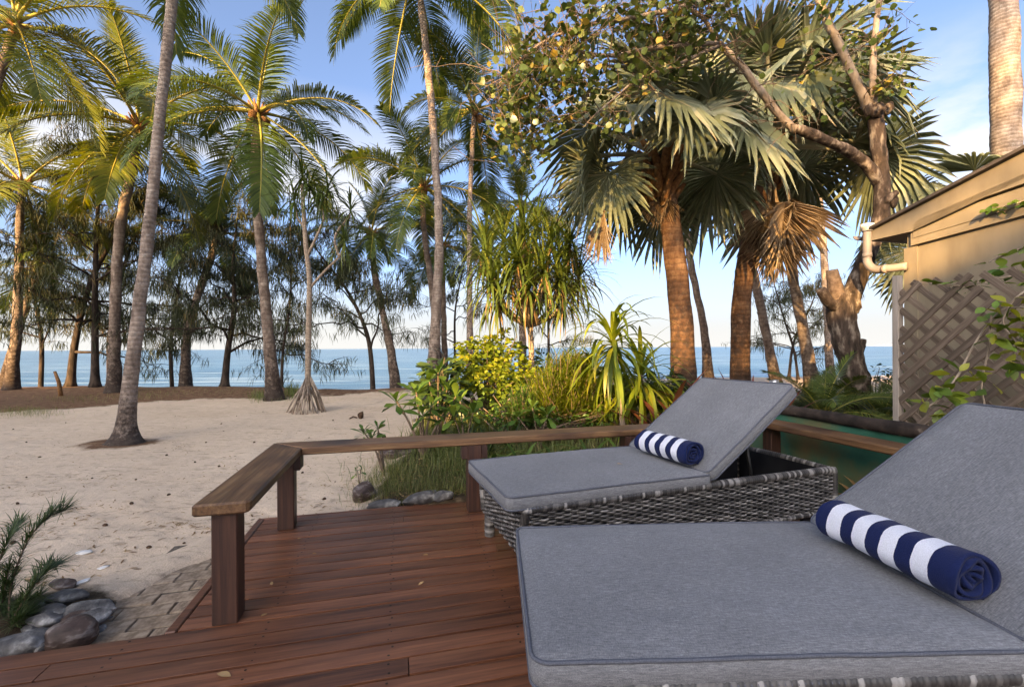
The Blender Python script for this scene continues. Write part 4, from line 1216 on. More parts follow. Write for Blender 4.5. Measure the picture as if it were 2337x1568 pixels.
palm('coconut palm with stout grey leaning trunk and rounded foot near the pollarded tree', [(1858, 886), (1842, 800), (1822, 700), (1802, 590), (1782, 440), (1770, 250)], 10.0, [0.15, 0.115, 0.105, 0.10, 0.095, 0.09], 2.2, 16, 16, flare=0.12)
palm('coconut palm with thin pale trunk far behind the pollarded tree', [(1896, 864), (1890, 760), (1884, 640), (1874, 500), (1862, 380), (1854, 200)], 14.0, [0.12, 0.10, 0.10, 0.095, 0.09, 0.08], 2.0, 14, 17, flare=0.05, pale=True)
palm('pale-fronded coconut palm half hidden behind the branching pandanus', [(1192, 872), (1192, 760), (1190, 640), (1188, 540), (1190, 475)], 14.5, [0.14, 0.11, 0.10, 0.10, 0.09], 2.3, 18, 18, 'coconut_yellow', flare=0.04)

# ---------------------------------------------------------------- fan palms
def fan_mesh(e0, lp_, Rr, seed, mat, n=38, span=285, bend=35, fold=0.25, droop=0.25, roll=0.0, collapse=1.0):
    rs = np.random.default_rng(seed)
    mb = MB()
    ep = np.linspace(e0, e0 - R(14), 8)
    p = np.cumsum(np.stack([np.cos(ep), np.zeros(8), np.sin(ep)], -1) * lp_ / 8, axis=0)
    p = np.concatenate([[np.zeros(3)], p])
    tube(mb, p, np.linspace(0.038, 0.02, 9), 6, 0.80 if mat is M['fan'] else 0.5)
    h = p[-1]
    eb = ep[-1] - R(bend)
    F = np.array([math.cos(eb), 0, math.sin(eb)]); S = np.array([0, 1.0, 0]); N = np.array([-math.sin(eb), 0, math.cos(eb)])
    S, N = S * math.cos(roll) + N * math.sin(roll), N * math.cos(roll) - S * math.sin(roll)
    sp = R(span) * collapse
    def pt(a, rr, up):
        z = up + fold * abs(math.sin(a * 0.5)) * rr - 0.10 * rr * rr / Rr
        v = h + (F * math.cos(a) + S * math.sin(a)) * rr + N * z
        return v + ZD * droop * Rr * (rr / Rr) ** 2.4
    for i in range(n):
        a = -sp / 2 + (i + 0.5) / n * sp
        da = sp / n / 2
        j = rs.normal(0, 0.032)
        rk = 1 - 0.22 * (abs(a) / (sp / 2 + 1e-6)) ** 2
        r1 = Rr * rs.uniform(0.50, 0.56) * rk; r2 = Rr * 0.80 * rk * rs.uniform(.97, 1.03); r3 = Rr * rs.uniform(0.94, 1.05) * rk
        rid = 0.030 * Rr
        dd = rs.normal(-.02, 0.085) * Rr
        v = [pt(a, 0.0, 0), pt(a - da, r1, -rid * .3), pt(a + j * .3, r1, rid), pt(a + da, r1, -rid * .3),
             pt(a - da * .55 + j, r2, 0 + dd * .4), pt(a + j, r2, rid * .7 + dd * .4), pt(a + da * .55 + j, r2, dd * .4), pt(a + j * 1.6, r3, dd)]
        tn = np.clip(rs.normal(0.48, 0.13), 0.1, 0.82)
        tv = [tn, tn, tn, tn, tn, tn, tn, min(tn + (0.30 if rs.random() < .25 else 0.05), 0.95)]
        mb.add(v, [(0, 1, 2), (0, 2, 3), (4, 7, 5), (5, 7, 6)], [(1, 4, 5, 2), (2, 5, 6, 3)], np.array(tv))
    return mb.mesh('fan_leaf' if mat is M['fan'] else 'dead_fan_leaf', mat, smooth=False)
FE = [75, 50, 28, 8, -15, -38]
FANS = [[fan_mesh(R(e), 1.0, 0.82, 7 * i + j, M['fan'], bend=[20, 32, 42, 50, 48, 40][i], droop=[.12, .2, .28, .32, .3, .3][i], roll=[-.5, .45][j]) for j in range(2)] for i, e in enumerate(FE)]
DEADF = [fan_mesh(R(-62), 0.75, 0.85, 500, M['fan_dead'], span=150, bend=20, fold=0.9, droop=0.10), fan_mesh(R(-70), 0.6, 0.8, 501, M['fan_dead'], span=110, bend=12, fold=1.1, droop=0.05), fan_mesh(R(-40), 0.9, 0.8, 502, M['fan_dead'], span=170, bend=45, fold=0.7, droop=0.2), fan_mesh(R(-34), 1.15, 0.66, 503, M['fan_dead'], span=85, bend=42, fold=0.9, droop=0.05)]

def fan_palm(label, px, d, r, L, nl, seed, dead, group='silver fan palms beside the garden', lo=-38, hi=82):
    rs = np.random.default_rng(int(seed * 10))
    pts = [P(u, v, d) for u, v in px]
    b = pts[0]; g_ = gz(b.x, b.y); b.z = g_ - 0.06
    t = thing('fan_palm', label, 'palm', (b.x, b.y, g_), group=group)
    mb = MB(); trunk_tube(mb, pts, r, 0.03, rough=0.015, ringamp=0.02, sides=18)
    mb.build('trunk', M['fan_trunk'], t)
    top = pts[-1] - t.location
    mb = MB()
    for k in range(26):
        a = k * GA; z = -0.55 + 0.6 * k / 26
        dv = Vector((math.cos(a), math.sin(a), 0))
        tube(mb, [pts[-1] + dv * r[-1] * .7 + Vector((0, 0, z - .15)), pts[-1] + dv * r[-1] * 1.15 + Vector((0, 0, z)), pts[-1] + dv * (r[-1] * 1.15 + .16) + Vector((0, 0, z + .2))], [0.06, 0.055, 0.03], 6)
    mb.build('leaf_bases', M['fibre'], t)
    for k in range(nl):
        f = (k + .5) / nl
        e = hi - (hi - lo) * f + rs.normal(0, 5)
        if e < 20 and math.sin(k * GA + seed) < -.55: continue
        i = int(np.argmin([abs(e - x) for x in FE]))
        sc = L * rs.uniform(.88, 1.1)
        place(FANS[i][int(rs.integers(2))], 'fan_leaf', t, top, (rs.normal(0, .12), rs.normal(0, .1), k * GA + seed), (sc,) * 3)
    for (az, kind, sc, dz) in dead:
        place(DEADF[kind], 'dead_fan_leaf', t, top + Vector((0, 0, dz)), (0, 0, R(az)), (sc,) * 3)
    return t
fan1 = fan_palm('silver-grey fan palm with thick red-brown trunk, standing behind the lounger backrest', [(1566, 960), (1556, 760), (1546, 640), (1526, 480), (1508, 360)], 6.0, [0.16, 0.148, 0.14, 0.13, 0.13], 0.95, 28, 1.7, [(200, 3, 1.0, -.05), (250, 1, .55, -.2), (320, 1, .5, -.2)], lo=-16)
fan2 = fan_palm('silver-grey fan palm with golden-lit lower trunk and hanging brown leaf skirt', [(1690, 905), (1690, 760), (1697, 640), (1725, 480), (1760, 335)], 7.6, [0.155, 0.148, 0.145, 0.13, 0.13], 1.42, 33, 4.4, [(235, 0, 1.15, -.2), (260, 1, 1.25, -.3), (285, 0, 1.3, -.1), (310, 0, 1.05, -.2), (215, 1, 1.1, -.5), (245, 1, 1.0, -.9), (275, 1, 1.15, -.75), (300, 1, 1.0, -.6)], hi=80, lo=-24)
fan_palm('fan palm hidden behind the cottage with only pale leaf tips showing', [(2165, 860), (2165, 700), (2160, 600), (2155, 520)], 8.2, [0.18, 0.17, 0.16, 0.15], 1.0, 15, 2.2, [])

# ---------------------------------------------------------------- casuarinas
rsn = np.random.default_rng(55)
def needle_template(n, ln, w):
    v, t, q = [], [], []
    for k in range(n):
        a = rsn.uniform(0, 2 * PI); o = rsn.uniform(0.05, 0.55)
        d = np.array([math.cos(a) * o, math.sin(a) * o, -rsn.uniform(0.3, 1.0)]); d = norm(d)
        l = ln * rsn.uniform(.6, 1.2)
        st = np.array([rsn.normal(0, .10), rsn.normal(0, .10), rsn.normal(0, .05)])
        b = st + d * l * .5; c = b + norm(d + ZD * 1.1) * l * .5
        s = norm(np.cross(d, rsn.normal(size=3))) * w
        i = len(v)
        v += [st - s * .6, st + s * .6, b - s, b + s, c]
        q.append((i, i + 1, i + 3, i + 2)); t.append((i + 2, i + 3, i + 4))
    return np.array(v), np.array(t), np.array(q)
NEED = [needle_template(10, 0.34, 0.0085) for _ in range(6)]
def casuarina(label, px, d, r0, limbs, spread, seed, dens=1.0, lo=0.22, group='casuarina trees along the sea edge', thin=False):
    rs = np.random.default_rng(seed); dens *= .72; limbs = int(limbs * .85)
    pts = [P(u, v, d) for u, v in px]
    b = pts[0]; g_ = gz(b.x, b.y); b.z = g_ - 0.05
    t = thing('casuarina_tree', label, 'tree', (b.x, b.y, g_), group=group)
    tp = smooth_path(pts, 30)
    mb = MB(); f = np.linspace(0, 1, 31)
    r0 = r0 * .55
    tube(mb, tp, r0 * (1 - 0.8 * f) + r0 * 0.7 * np.exp(-f / 0.03), 10, rs.uniform(.3, .7))
    mb.build('trunk', M['bark_casuarina'], t)
    br = MB(); fol = MB()
    H = (tp[-1] - tp[0]).length
    C_, S_ = [], []
    for k in range(limbs):
        h = lo + (1.0 - lo) * (k + rs.uniform(0, .8)) / limbs
        h = min(h, 0.99)
        o = tp[int(h * 30)]
        az = k * GA + rs.normal(0, .4)
        Ln = spread * (1.12 - 0.72 * h) * rs.uniform(.7, 1.2)
        up = rs.uniform(-0.1, 1.1)
        dv = Vector((math.cos(az), math.sin(az), 0))
        lp2 = [o]
        for m in range(1, 9):
            g = m / 8
            lp2.append(o + dv * Ln * g + Vector((rs.normal(0, .05), rs.normal(0, .05), Ln * (up * g - 0.25 * g * g) + rs.normal(0, .04))))
        rad = r0 * (1 - .8 * h) * .42 + .006
        tube(br, lp2, np.linspace(rad, .006, 9), 5, .5)
        nsub = int(9 * dens) + 2
        for m in range(nsub):
            g = rs.uniform(.22, 1)
            q0 = lp2[int(g * 8)]
            a2 = az + rs.normal(0, .9)
            sl = Ln * rs.uniform(.18, .42)
            q1 = q0 + Vector((math.cos(a2) * sl, math.sin(a2) * sl, sl * rs.uniform(-.7, .8)))
            tube(br, [q0, (q0 + q1) / 2 + Vector((0, 0, .05)), q1], [.010, .007, .003], 4, .5, cap=False)
            nc = int(5 * dens) + 1
            for x in np.linspace(.15, 1.05, nc):
                C_.append(tuple(q0.lerp(q1, x) + Vector((rs.normal(0, .07), rs.normal(0, .07), rs.normal(-.02, .05)))))
    br.build('limbs', M['bark_casuarina'], t, kind='stuff')
    C_ = np.array(C_)
    which = rs.integers(0, 6, len(C_))
    for w in range(6):
        Lw = C_[which == w]
        fol.many(*NEED[w], rotm(rs.uniform(0, 2 * PI, len(Lw)), rs.normal(0, .15, len(Lw)), 0, rs.uniform(.6, 1.25, len(Lw)) * (0.8 if thin else 1)), Lw, np.clip(rs.normal(.42, .16, len(Lw)) + (rs.random(len(Lw)) < .05) * .4, .05, .95))
    fol.build('foliage', M['casuarina'], t, smooth=False, kind='stuff')
    return t
casuarina('casuarina with straight dark trunk between two leaning palm trunks at the grove end', [(217, 882), (217, 760), (218, 600), (226, 440), (240, 330)], 13.2, 0.19, 22, 2.6, 1)
casuarina('casuarina with dark trunk half hidden behind the palm with yellow-green crown', [(252, 880), (254, 740), (300, 560), (380, 420)], 14.2, 0.17, 22, 2.8, 2)
casuarina('casuarina with slanting trunk at the grove end, crossing the straight-trunked one', [(160, 876), (172, 780), (205, 650), (270, 520), (300, 430)], 13.6, 0.20, 20, 2.5, 3)
casuarina('casuarina with crooked trunk and long low limb over the sea, beside the curving palm', [(512, 866), (520, 800), (535, 700), (532, 600), (545, 470)], 13.4, 0.19, 24, 3.0, 4, 1.15)
casuarina('slim casuarina sapling with dark upright stem behind the full-crowned palm', [(642, 882), (646, 800), (662, 690), (664, 580), (660, 420)], 13.6, 0.09, 22, 2.4, 5, 1.05)
casuarina('casuarina with forked open crown beside the short leaning palm', [(853, 872), (845, 800), (826, 730), (790, 660), (745, 600), (700, 540)], 13.4, 0.14, 22, 2.5, 6, 1.0)
casuarina('thin casuarina behind the dark low palm at the sea edge', [(1042, 868), (1038, 790), (1040, 700), (1058, 610), (1068, 560)], 14.8, 0.09, 16, 1.8, 7, .8, thin=True)
casuarina('bushy casuarina low over the water beyond the thick lichen-blotched trunk', [(395, 872), (390, 800), (400, 700), (420, 560), (410, 440)], 15.2, 0.13, 24, 2.7, 8, 1.15)
casuarina('casuarina filling the gap beside the dark straight palm trunk at the grove end', [(90, 878), (95, 780), (80, 660), (110, 520), (130, 400)], 15.5, 0.14, 22, 2.7, 9, 1.1)
casuarina('spindly casuarina with twin stems between the fan palm and the pollarded tree', [(1822, 862), (1812, 800), (1790, 730), (1770, 660), (1760, 620)], 15.0, 0.08, 16, 1.9, 10, .75, thin=True)
casuarina('low spreading casuarina whose sprays frame the pollarded trunk', [(1800, 864), (1812, 780), (1850, 700), (1870, 640)], 15.6, 0.09, 18, 2.4, 11, .8, thin=True)
casuarina('casuarina reaching over the water behind the branching pandanus', [(1250, 868), (1252, 780), (1250, 660), (1256, 560), (1262, 480)], 15.0, 0.10, 18, 1.9, 12, .9)

# ---------------------------------------------------------------- strap-leaved plants
def strap(l, w, el0, droop, seg=6, keel=0.25, width_pos=.35):
    """one arching strap leaf along +x; template verts, tris, quads"""
    f = np.linspace(0, 1, seg + 1)
    el = el0 - droop * f ** 1.3
    x = np.concatenate([[0], np.cumsum(np.cos(el[:-1]))]) * l / seg; z = np.concatenate([[0], np.cumsum(np.sin(el[:-1]))]) * l / seg
    wd = w * np.interp(f, [0, width_pos, .75, 1], [.7, 1, .7, .04])
    v, q = [], []
    for i in range(seg + 1):
        v += [(x[i], -wd[i], z[i] + keel * wd[i]), (x[i], 0, z[i]), (x[i], wd[i], z[i] + keel * wd[i])]
    for i in range(seg):
        a = i * 3
        q += [(a, a + 3, a + 4, a + 1), (a + 1, a + 4, a + 5, a + 2)]
    return np.array(v), None, np.array(q)
def rosette(mb, c, n, l, w, rs, hi=80, lo=-30, droop=(40, 100), axis=(0, 0), tint=(.5, .13), seg=6):
    for k in range(n):
        f = (k + .5) / n
        e = R(hi - (hi - lo) * f + rs.normal(0, 5))
        tv, _, tq = strap(l * rs.uniform(.75, 1.1), w * rs.uniform(.8, 1.1), e, R(rs.uniform(*droop)), seg)
        mb.many(tv, None, tq, rotm([k * GA + rs.normal(0, .2)], [0], [0], [1]), np.array([tuple(c)]) + np.array([[0, 0, (1 - f) * .05]]), [np.clip(rs.normal(*tint), .05, .95)])

# tall stilt-rooted pandanus on the sand
rs = np.random.default_rng(31)
b = on_ground(700, 940)
d = b.y
t = thing('pandanus_tree', 'slender pandanus on a cone of stilt roots standing in the sand', 'tree', (b.x, b.y, gz(b.x, b.y)))
mb = MB()
tube(mb, smooth_path([P(702, 915, d), P(704, 760, d), P(706, 640, d), P(698, 560, d), P(692, 470, d), P(690, 420, d)], 40), np.linspace(.052, .032, 41), 10)
arms = [[(705, 660), (740, 620), (775, 585), (785, 560)], [(703, 580), (720, 545), (738, 500), (728, 470)], [(775, 590), (765, 540), (800, 490)], [(697, 520), (680, 500), (672, 470)]]
for a in arms: tube(mb, smooth_path([P(u, v, d) for u, v in a], 12), np.linspace(.024, .018, 13), 7)
mb.build('trunk', M['pandan_stem'], t)
for k in range(26):
    a = k * GA; rr = rs.uniform(.26, .36)
    top = P(703, rs.uniform(845, 900), d)
    f_ = Vector((b.x + math.cos(a) * rr, b.y + math.sin(a) * rr, gz(b.x, b.y) - .04))
    mb = MB(); tube(mb, [top, top.lerp(f_, .5) + Vector((math.cos(a) * .03, math.sin(a) * .03, 0)), f_], [.013, .015, .012], 6)
    mb.build('prop_root', M['branch_pale'], t)
for (u, v) in [(690, 410), (728, 462), (800, 485), (672, 462), (708, 430), (786, 556), (748, 440)]:
    mb = MB(); rosette(mb, P(u, v, d), 40, .62, .015, rs, 82, -55, (50, 120)); mb.build('leaf_rosette', M['pandan'], t)

# branching pandanus in the garden
d = 7.0; b = P(1214, 900, d); b.z = gz(b.x, b.y)
t = thing('pandanus_tree', 'bushy many-headed pandanus with pale forking limbs above the garden shrubs', 'tree', b)
mb = MB()
tube(mb, [Vector((b.x, b.y, b.z - .05)), P(1213, 800, d), P(1210, 740, d)], [.055, .045, .042], 10)
heads = [(1110, 600, -.3), (1150, 560, .2), (1120, 650, -.5), (1195, 545, -.4), (1205, 590, .3), (1255, 560, -.3), (1290, 600, .2), (1300, 560, -.2), (1240, 620, -.6), (1165, 640, -.6), (1275, 640, -.4), (1180, 600, -.7), (1105, 560, .3), (1225, 520, .4), (1135, 690, -.4), (1285, 685, -.4), (1205, 665, -.7), (1320, 640, .1)]
for (u, v, dd) in heads:
    m_ = P(1212 + (u - 1212) * .55, 705 + (v - 600) * .25, d + dd * .6)
    tube(mb, smooth_path([P(1211, 745, d), m_, P(u, v + 8, d + dd)], 12), np.linspace(.032, .02, 13), 7)
mb.build('trunk', M['pandan_stem'], t)
for (u, v, dd) in heads:
    mb = MB(); rosette(mb, P(u, v, d + dd), 52, .80, .018, rs, 85, -50, (30, 110)); mb.build('leaf_rosette', M['pandan'], t)
    mb = MB(); rosette(mb, P(u, v + 10, d + dd), 9, .62, .014, rs, -40, -78, (5, 30)); mb.build('dead_leaf_skirt', M['pandan_dead'], t)
for k in range(12):
    a = k * GA; top = P(1213, rs.uniform(810, 850), d)
    f_ = Vector((b.x + math.cos(a) * .26, b.y + math.sin(a) * .26, b.z - .04))
    mb = MB(); tube(mb, [top, f_], [.011, .012], 6); mb.build('prop_root', M['branch_pale'], t)

def cane_plant(label, foot_, head, d, n, l, w, mat, seed, name='dracaena_plant', hi=85, lo=-70, droop=(70, 150), r=.03, side=None):
    rs = np.random.default_rng(seed)
    b = P(*foot_, d); b.z = gz(b.x, b.y)
    t = thing(name, label, 'plant', b)
    hd = P(*head, d)
    mb = MB(); tube(mb, smooth_path([Vector((b.x, b.y, b.z - .04)), (b + hd) / 2 + Vector((.02, 0, 0)), hd], 24), np.linspace(r, r * .75, 25) * (1 + .05 * (np.arange(25) % 2)), 9)
    mb.build('stem', M['pandan_stem'], t)
    for k in range(n):
        f = (k + .5) / n
        e = R(hi - (hi - lo) * f + rs.normal(0, 6))
        tv, _, tq = strap(l * rs.uniform(.8, 1.1), w * rs.uniform(.85, 1.1), e, R(rs.uniform(*droop)) * (1 if f < .7 else .35), 7)
        mb = MB(); mb.many(tv, None, tq, rotm([k * GA + rs.normal(0, .2)], [0], [0], [1]), np.array([tuple(hd - Vector((0, 0, .16 * f)))]), [np.clip(rs.normal(.5, .14), .1, .9)])
        mb.build('leaf', mat, t)
    return t
cane_plant('dracaena with bare pale cane and fountain of drooping lime leaves behind the rail', (1424, 985), (1398, 770), 4.7, 74, .72, .024, M['lime'], 3)
cane_plant('short dracaena with upright lime leaves beside the bare-caned one', (1462, 985), (1462, 850), 5.0, 58, .70, .024, M['lime'], 4, hi=85, lo=-65, droop=(60, 130))
cane_plant('dracaena clump with dark stem leaning behind the lime ones', (1375, 985), (1350, 830), 5.4, 46, .62, .020, M['pandan'], 5)

# ---------------------------------------------------------------- leafy shrubs
def leaf_t(l, w, fold=.15, curl=.12, n=3, shape=(0, .7, 1, .75, 0)):
    """folded leaf blade along +x"""
    f = np.linspace(0, 1, n + 2)
    ww = np.interp(f, np.linspace(0, 1, len(shape)), shape) * w / 2
    v, q, t = [], [], []
    for i, (a, b_) in enumerate(zip(f, ww)):
        z = -curl * l * a * a
        v += [(a * l, -b_, z + fold * b_), (a * l, 0, z), (a * l, b_, z + fold * b_)]
    for i in range(n + 1):
        k = i * 3
        q += [(k, k + 3, k + 4, k + 1), (k + 1, k + 4, k + 5, k + 2)]
    return np.array(v), None, np.array(q)
ROUND = leaf_t(1, .92, .12, .12, 3, (0.1, .95, 1, .7, 0))
OVAL = leaf_t(1, .55, .18, .15, 3, (0.05, .7, 1, .8, 0.05))
SPOON = leaf_t(1, .38, .15, .22, 3, (0.15, .35, .75, 1, .25))
LANCE = leaf_t(1, .2, .25, .3, 3, (0.3, .9, 1, .7, 0))
def one_leaf_mesh(T, mat, name='leaf', tint=.5):
    mb = MB(); mb.add(T[0], T[1], T[2], tint); return mb.mesh(name, mat)
def shrub(name, label, cat, foot_, d, blobs, n, tmpl, size, mat, seed, stems=7, tint=(.5, .15), droop=-.1, group=None):
    """blobs: (u, v, dd, ru, rv) clumps on the survey sheet"""
    rs = np.random.default_rng(seed)
    b = P(*foot_, d); b.z = gz(b.x, b.y)
    t = thing(name, label, cat, b, group=group)
    mb = MB(); fo = MB()
    for bi, (u, v, dd, ru, rv) in enumerate(blobs):
        c = P(u, v, d + dd); k = (d + dd) / FPX
        for s in range(stems):
            e = c + Vector((rs.normal(0, .45) * ru * k, rs.normal(0, .45) * ru * k, rs.normal(.1, .4) * rv * k))
            tube(mb, smooth_path([Vector((b.x + rs.normal(0, .03), b.y + rs.normal(0, .03), b.z - .03)), b.lerp(e, .5) + Vector((rs.normal(0, .05), rs.normal(0, .05), .03)), e], 6), np.linspace(.014, .004, 7), 5)
        m = int(n * ru * rv / 2500)
        q = rs.normal(size=(m, 3)); q /= np.linalg.norm(q, axis=1)[:, None]
        rad = rs.uniform(.35, 1.0, m) ** .5 * (1 + .25 * np.sin(q[:, 0] * 5 + seed) * np.cos(q[:, 2] * 4))
        L = np.array([tuple(c)]) + q * rad[:, None] * np.array([ru * k, ru * k * .9, rv * k])
        L[:, 2] = np.maximum(L[:, 2], b.z + .02)
        az = np.arctan2(q[:, 1], q[:, 0]) + rs.normal(0, .7, m)
        fo.many(*tmpl, rotm(az, rs.normal(droop, .45, m) + q[:, 2] * .4, rs.normal(0, .6, m), size * rs.uniform(.6, 1.2, m)), L, np.clip(rs.normal(*tint, m) + q[:, 2] * .1, .05, .95))
    mb.build('stems', M['twig'], t)
    fo.build('foliage', mat, t, smooth=False, kind='stuff')
    return t
shrub('leafy_shrub', 'sunlit yellow-green leafy shrub in front of the thin pale palm trunk', 'shrub', (1105, 905), 6.4, [(1085, 800, 0, 50, 30), (1140, 790, .3, 40, 36), (1062, 850, -.2, 36, 40), (1115, 870, -.3, 70, 40), (1165, 845, 0, 45, 50), (1110, 835, .2, 40, 40), (1195, 880, -.2, 40, 35)], 640, ROUND, .062, M['lime'], 41)
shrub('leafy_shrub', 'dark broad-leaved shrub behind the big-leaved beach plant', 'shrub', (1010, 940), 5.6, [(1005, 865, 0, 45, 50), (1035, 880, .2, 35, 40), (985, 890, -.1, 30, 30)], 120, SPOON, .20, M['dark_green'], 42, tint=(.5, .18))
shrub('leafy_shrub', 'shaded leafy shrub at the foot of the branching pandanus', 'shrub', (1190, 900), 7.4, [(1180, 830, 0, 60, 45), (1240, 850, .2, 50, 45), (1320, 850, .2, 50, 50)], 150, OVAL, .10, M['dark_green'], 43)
shrub('leafy_shrub', 'low green shrub spilling over the soil between the grasses and pandanus', 'shrub', (1170, 985), 4.9, [(1170, 945, 0, 55, 30), (1230, 950, .1, 50, 30), (1110, 935, .5, 45, 30), (1300, 955, .1, 50, 26), (1360, 950, .2, 45, 30)], 330, OVAL, .055, M['green'], 44)
shrub('leafy_shrub', 'glossy lime shrub crowding the feet of the dracaenas', 'shrub', (1440, 975), 5.2, [(1400, 905, .2, 50, 40), (1470, 900, .3, 50, 40), (1340, 880, .5, 45, 50), (1510, 900, .2, 35, 35)], 200, LANCE, .22, M['lime'], 48)
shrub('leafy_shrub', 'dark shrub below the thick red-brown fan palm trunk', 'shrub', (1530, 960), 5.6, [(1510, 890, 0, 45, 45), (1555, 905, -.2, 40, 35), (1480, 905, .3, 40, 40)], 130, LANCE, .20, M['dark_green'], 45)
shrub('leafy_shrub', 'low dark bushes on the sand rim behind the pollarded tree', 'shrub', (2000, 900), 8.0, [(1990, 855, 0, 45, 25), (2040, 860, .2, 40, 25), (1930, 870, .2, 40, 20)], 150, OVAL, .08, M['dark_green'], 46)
# thread-leaved bushes
def thread_bush(label, foot_, d, blobs, n, ln, w, mat, seed, name='thread_leaf_bush'):
    rs = np.random.default_rng(seed)
    b = P(*foot_, d); b.z = gz(b.x, b.y)
    t = thing(name, label, 'bush', b)
    st = MB(); fo = MB()
    for (u, v, dd, ru, rv) in blobs:
        k = (d + dd) / FPX; c = P(u, v, d + dd)
        m = int(n * ru * rv / 2500)
        for s in range(m // 26):
            e = c + Vector((rs.normal(0, .42) * ru * k, rs.normal(0, .42) * ru * k, rs.uniform(-.6, 1.0) * rv * k))
            p_ = smooth_path([Vector((b.x + rs.normal(0, .08), b.y + rs.normal(0, .08), b.z - .03)), b.lerp(e, .55) + Vector((rs.normal(0, .04), rs.normal(0, .04), 0)), e], 10)
            tube(st, p_, np.linspace(.007, .002, 11), 4, cap=False)
            g = rs.uniform(.35, 1, 26)
            L = np.array([tuple(p_[int(x * 10)]) for x in g]) + rs.normal(0, .01, (26, 3))
            tv, _, tq = strap(1, w / ln, .1, .5, 3, .2)
            fo.many(tv, None, tq, rotm(rs.uniform(0, 2 * PI, 26), rs.uniform(-.1, 1.1, 26), 0, ln * rs.uniform(.6, 1.2, 26)), L, np.clip(rs.normal(.5, .16, 26), .05, .95))
    st.build('stems', M['twig'], t); fo.build('foliage', mat, t, smooth=False, kind='stuff')
thread_bush('feathery thread-leaved green bush between the branching pandanus and the dracaenas', (1290, 985), 5.2, [(1275, 860, 0, 60, 60), (1320, 850, .2, 50, 55), (1250, 900, -.2, 55, 50), (1330, 905, .1, 55, 45)], 2300, .20, .0055, M['lime'], 51)
thread_bush('low feathery bush of fine leaves in front of the branching pandanus', (1200, 975), 4.9, [(1205, 915, 0, 40, 35), (1165, 925, .2, 35, 30)], 2000, .16, .005, M['green'], 52)

# young sunlit palm
def small_pinnate(label, foot_, d, n, L, mat, seed, name='young_palm', hi=80, lo=15):
    b = P(*foot_, d); b.z = gz(b.x, b.y)
    t = thing(name, label, 'palm' if 'palm' in name else 'plant', b)
    rs = np.random.default_rng(seed)
    for k in range(n):
        e = hi - (hi - lo) * k / max(1, n - 1)
        i = int(np.argmin([abs(e - x) for x in ELEV]))
        place(FR[mat][i][k % 2], 'frond', t, (0, 0, 0.0), (rs.normal(0, .1), 0, k * GA + seed), (L * rs.uniform(.8, 1.1),) * 3)
    mb = MB(); tube(mb, [b + Vector((0, 0, -.04)), b + Vector((0, 0, .09))], [.03, .02], 7); mb.build('stem', M['fibre'], t)
small_pinnate('small sunlit yellow young palm sprouting between shrubs in the garden', (1135, 945), 5.6, 9, .48, 'coconut_yellow', 3)
small_pinnate('small shaded young palm low in the garden beside the strappy lilies', (1085, 950), 5.0, 8, .32, 'coconut', 5)

# cycads by the pollarded tree
for i, (f_, d_, L_, lab) in enumerate([((1880, 985), 4.7, .75, 'dark cycad with long stiff fronds in front of the pollarded trunk'), ((2015, 990), 4.9, .70, 'dark cycad between the pollarded trunk and the lattice post'), ((1850, 960), 5.4, .6, 'smaller dark cycad beside the sand near the stout palm foot')]):
    b = P(*f_, d_); b.z = gz(b.x, b.y)
    t = thing('cycad_plant', lab, 'plant', b, group='cycads behind the log fence')
    mb = MB(); tube(mb, [b + Vector((0, 0, -.05)), b + Vector((0, 0, .25))], [.09, .08], 9); mb.build('stem', M['fibre'], t)
    for k in range(20):
        e = 75 - 85 * k / 19
        j = int(np.argmin([abs(e - x) for x in ELEV]))
        o = place(FR['coconut'][j][k % 2], 'frond', t, (0, 0, .24), (0, 0, k * GA), (L_,) * 3)

# ---------------------------------------------------------------- big-leaved beach plants (each leaf its own piece)
LEAF_SP = [one_leaf_mesh(SPOON, M['green'], 'leaf', x) for x in (.35, .5, .65, .8)]
LEAF_RD = [one_leaf_mesh(ROUND, M['green'], 'leaf', x) for x in (.35, .5, .65, .8)]
LEAF_VINE = [one_leaf_mesh(OVAL, M['green'], 'leaf', x) for x in (.4, .7)] + [one_leaf_mesh(OVAL, M['lime'], 'leaf', x) for x in (.35, .55, .8)]
def beach_plant(label, foot_, d, heads, l, seed, stemr=.008):
    rs = np.random.default_rng(seed)
    b = P(*foot_, d); b.z = gz(b.x, b.y)
    t = thing('beach_plant', label, 'plant', b)
    mb = MB()
    for (u, v, dd, n) in heads:
        e = P(u, v, d + dd)
        tube(mb, smooth_path([Vector((b.x, b.y, b.z - .03)), b.lerp(e, .45) + Vector((0, 0, .05)), e], 12), np.linspace(stemr * 1.3, stemr * .7, 13), 7)
        for k in range(n):
            f = (k + .5) / n
            el = R(75 - 105 * f + rs.normal(0, 8)); s_ = l * rs.uniform(.75, 1.1) * (.65 if f < .2 else 1)
            m3 = rotm(k * GA, el, rs.normal(0, .25), 1.0)
            o = place(LEAF_SP[int(rs.integers(4))], 'leaf', t, e - b - Vector((0, 0, .05 * f)), Matrix(m3.tolist()).to_euler(), (s_,) * 3)
    mb.build('stem', M['twig'], t)
beach_plant('tall beach plant with rosettes of big glossy green leaves in front of the dark shrub', (966, 1003), 4.3, [(905, 915, 0, 12), (950, 895, .1, 13), (985, 925, -.1, 14), (965, 945, -.15, 10), (1015, 945, .1, 10)], .19, 61, .011)
beach_plant('small beach plant with two bright green leaf rosettes at the bed edge behind the rail', (878, 1062), 3.85, [(830, 985, 0, 12), (862, 975, .1, 13), (850, 1000, -.05, 7)], .13, 62)
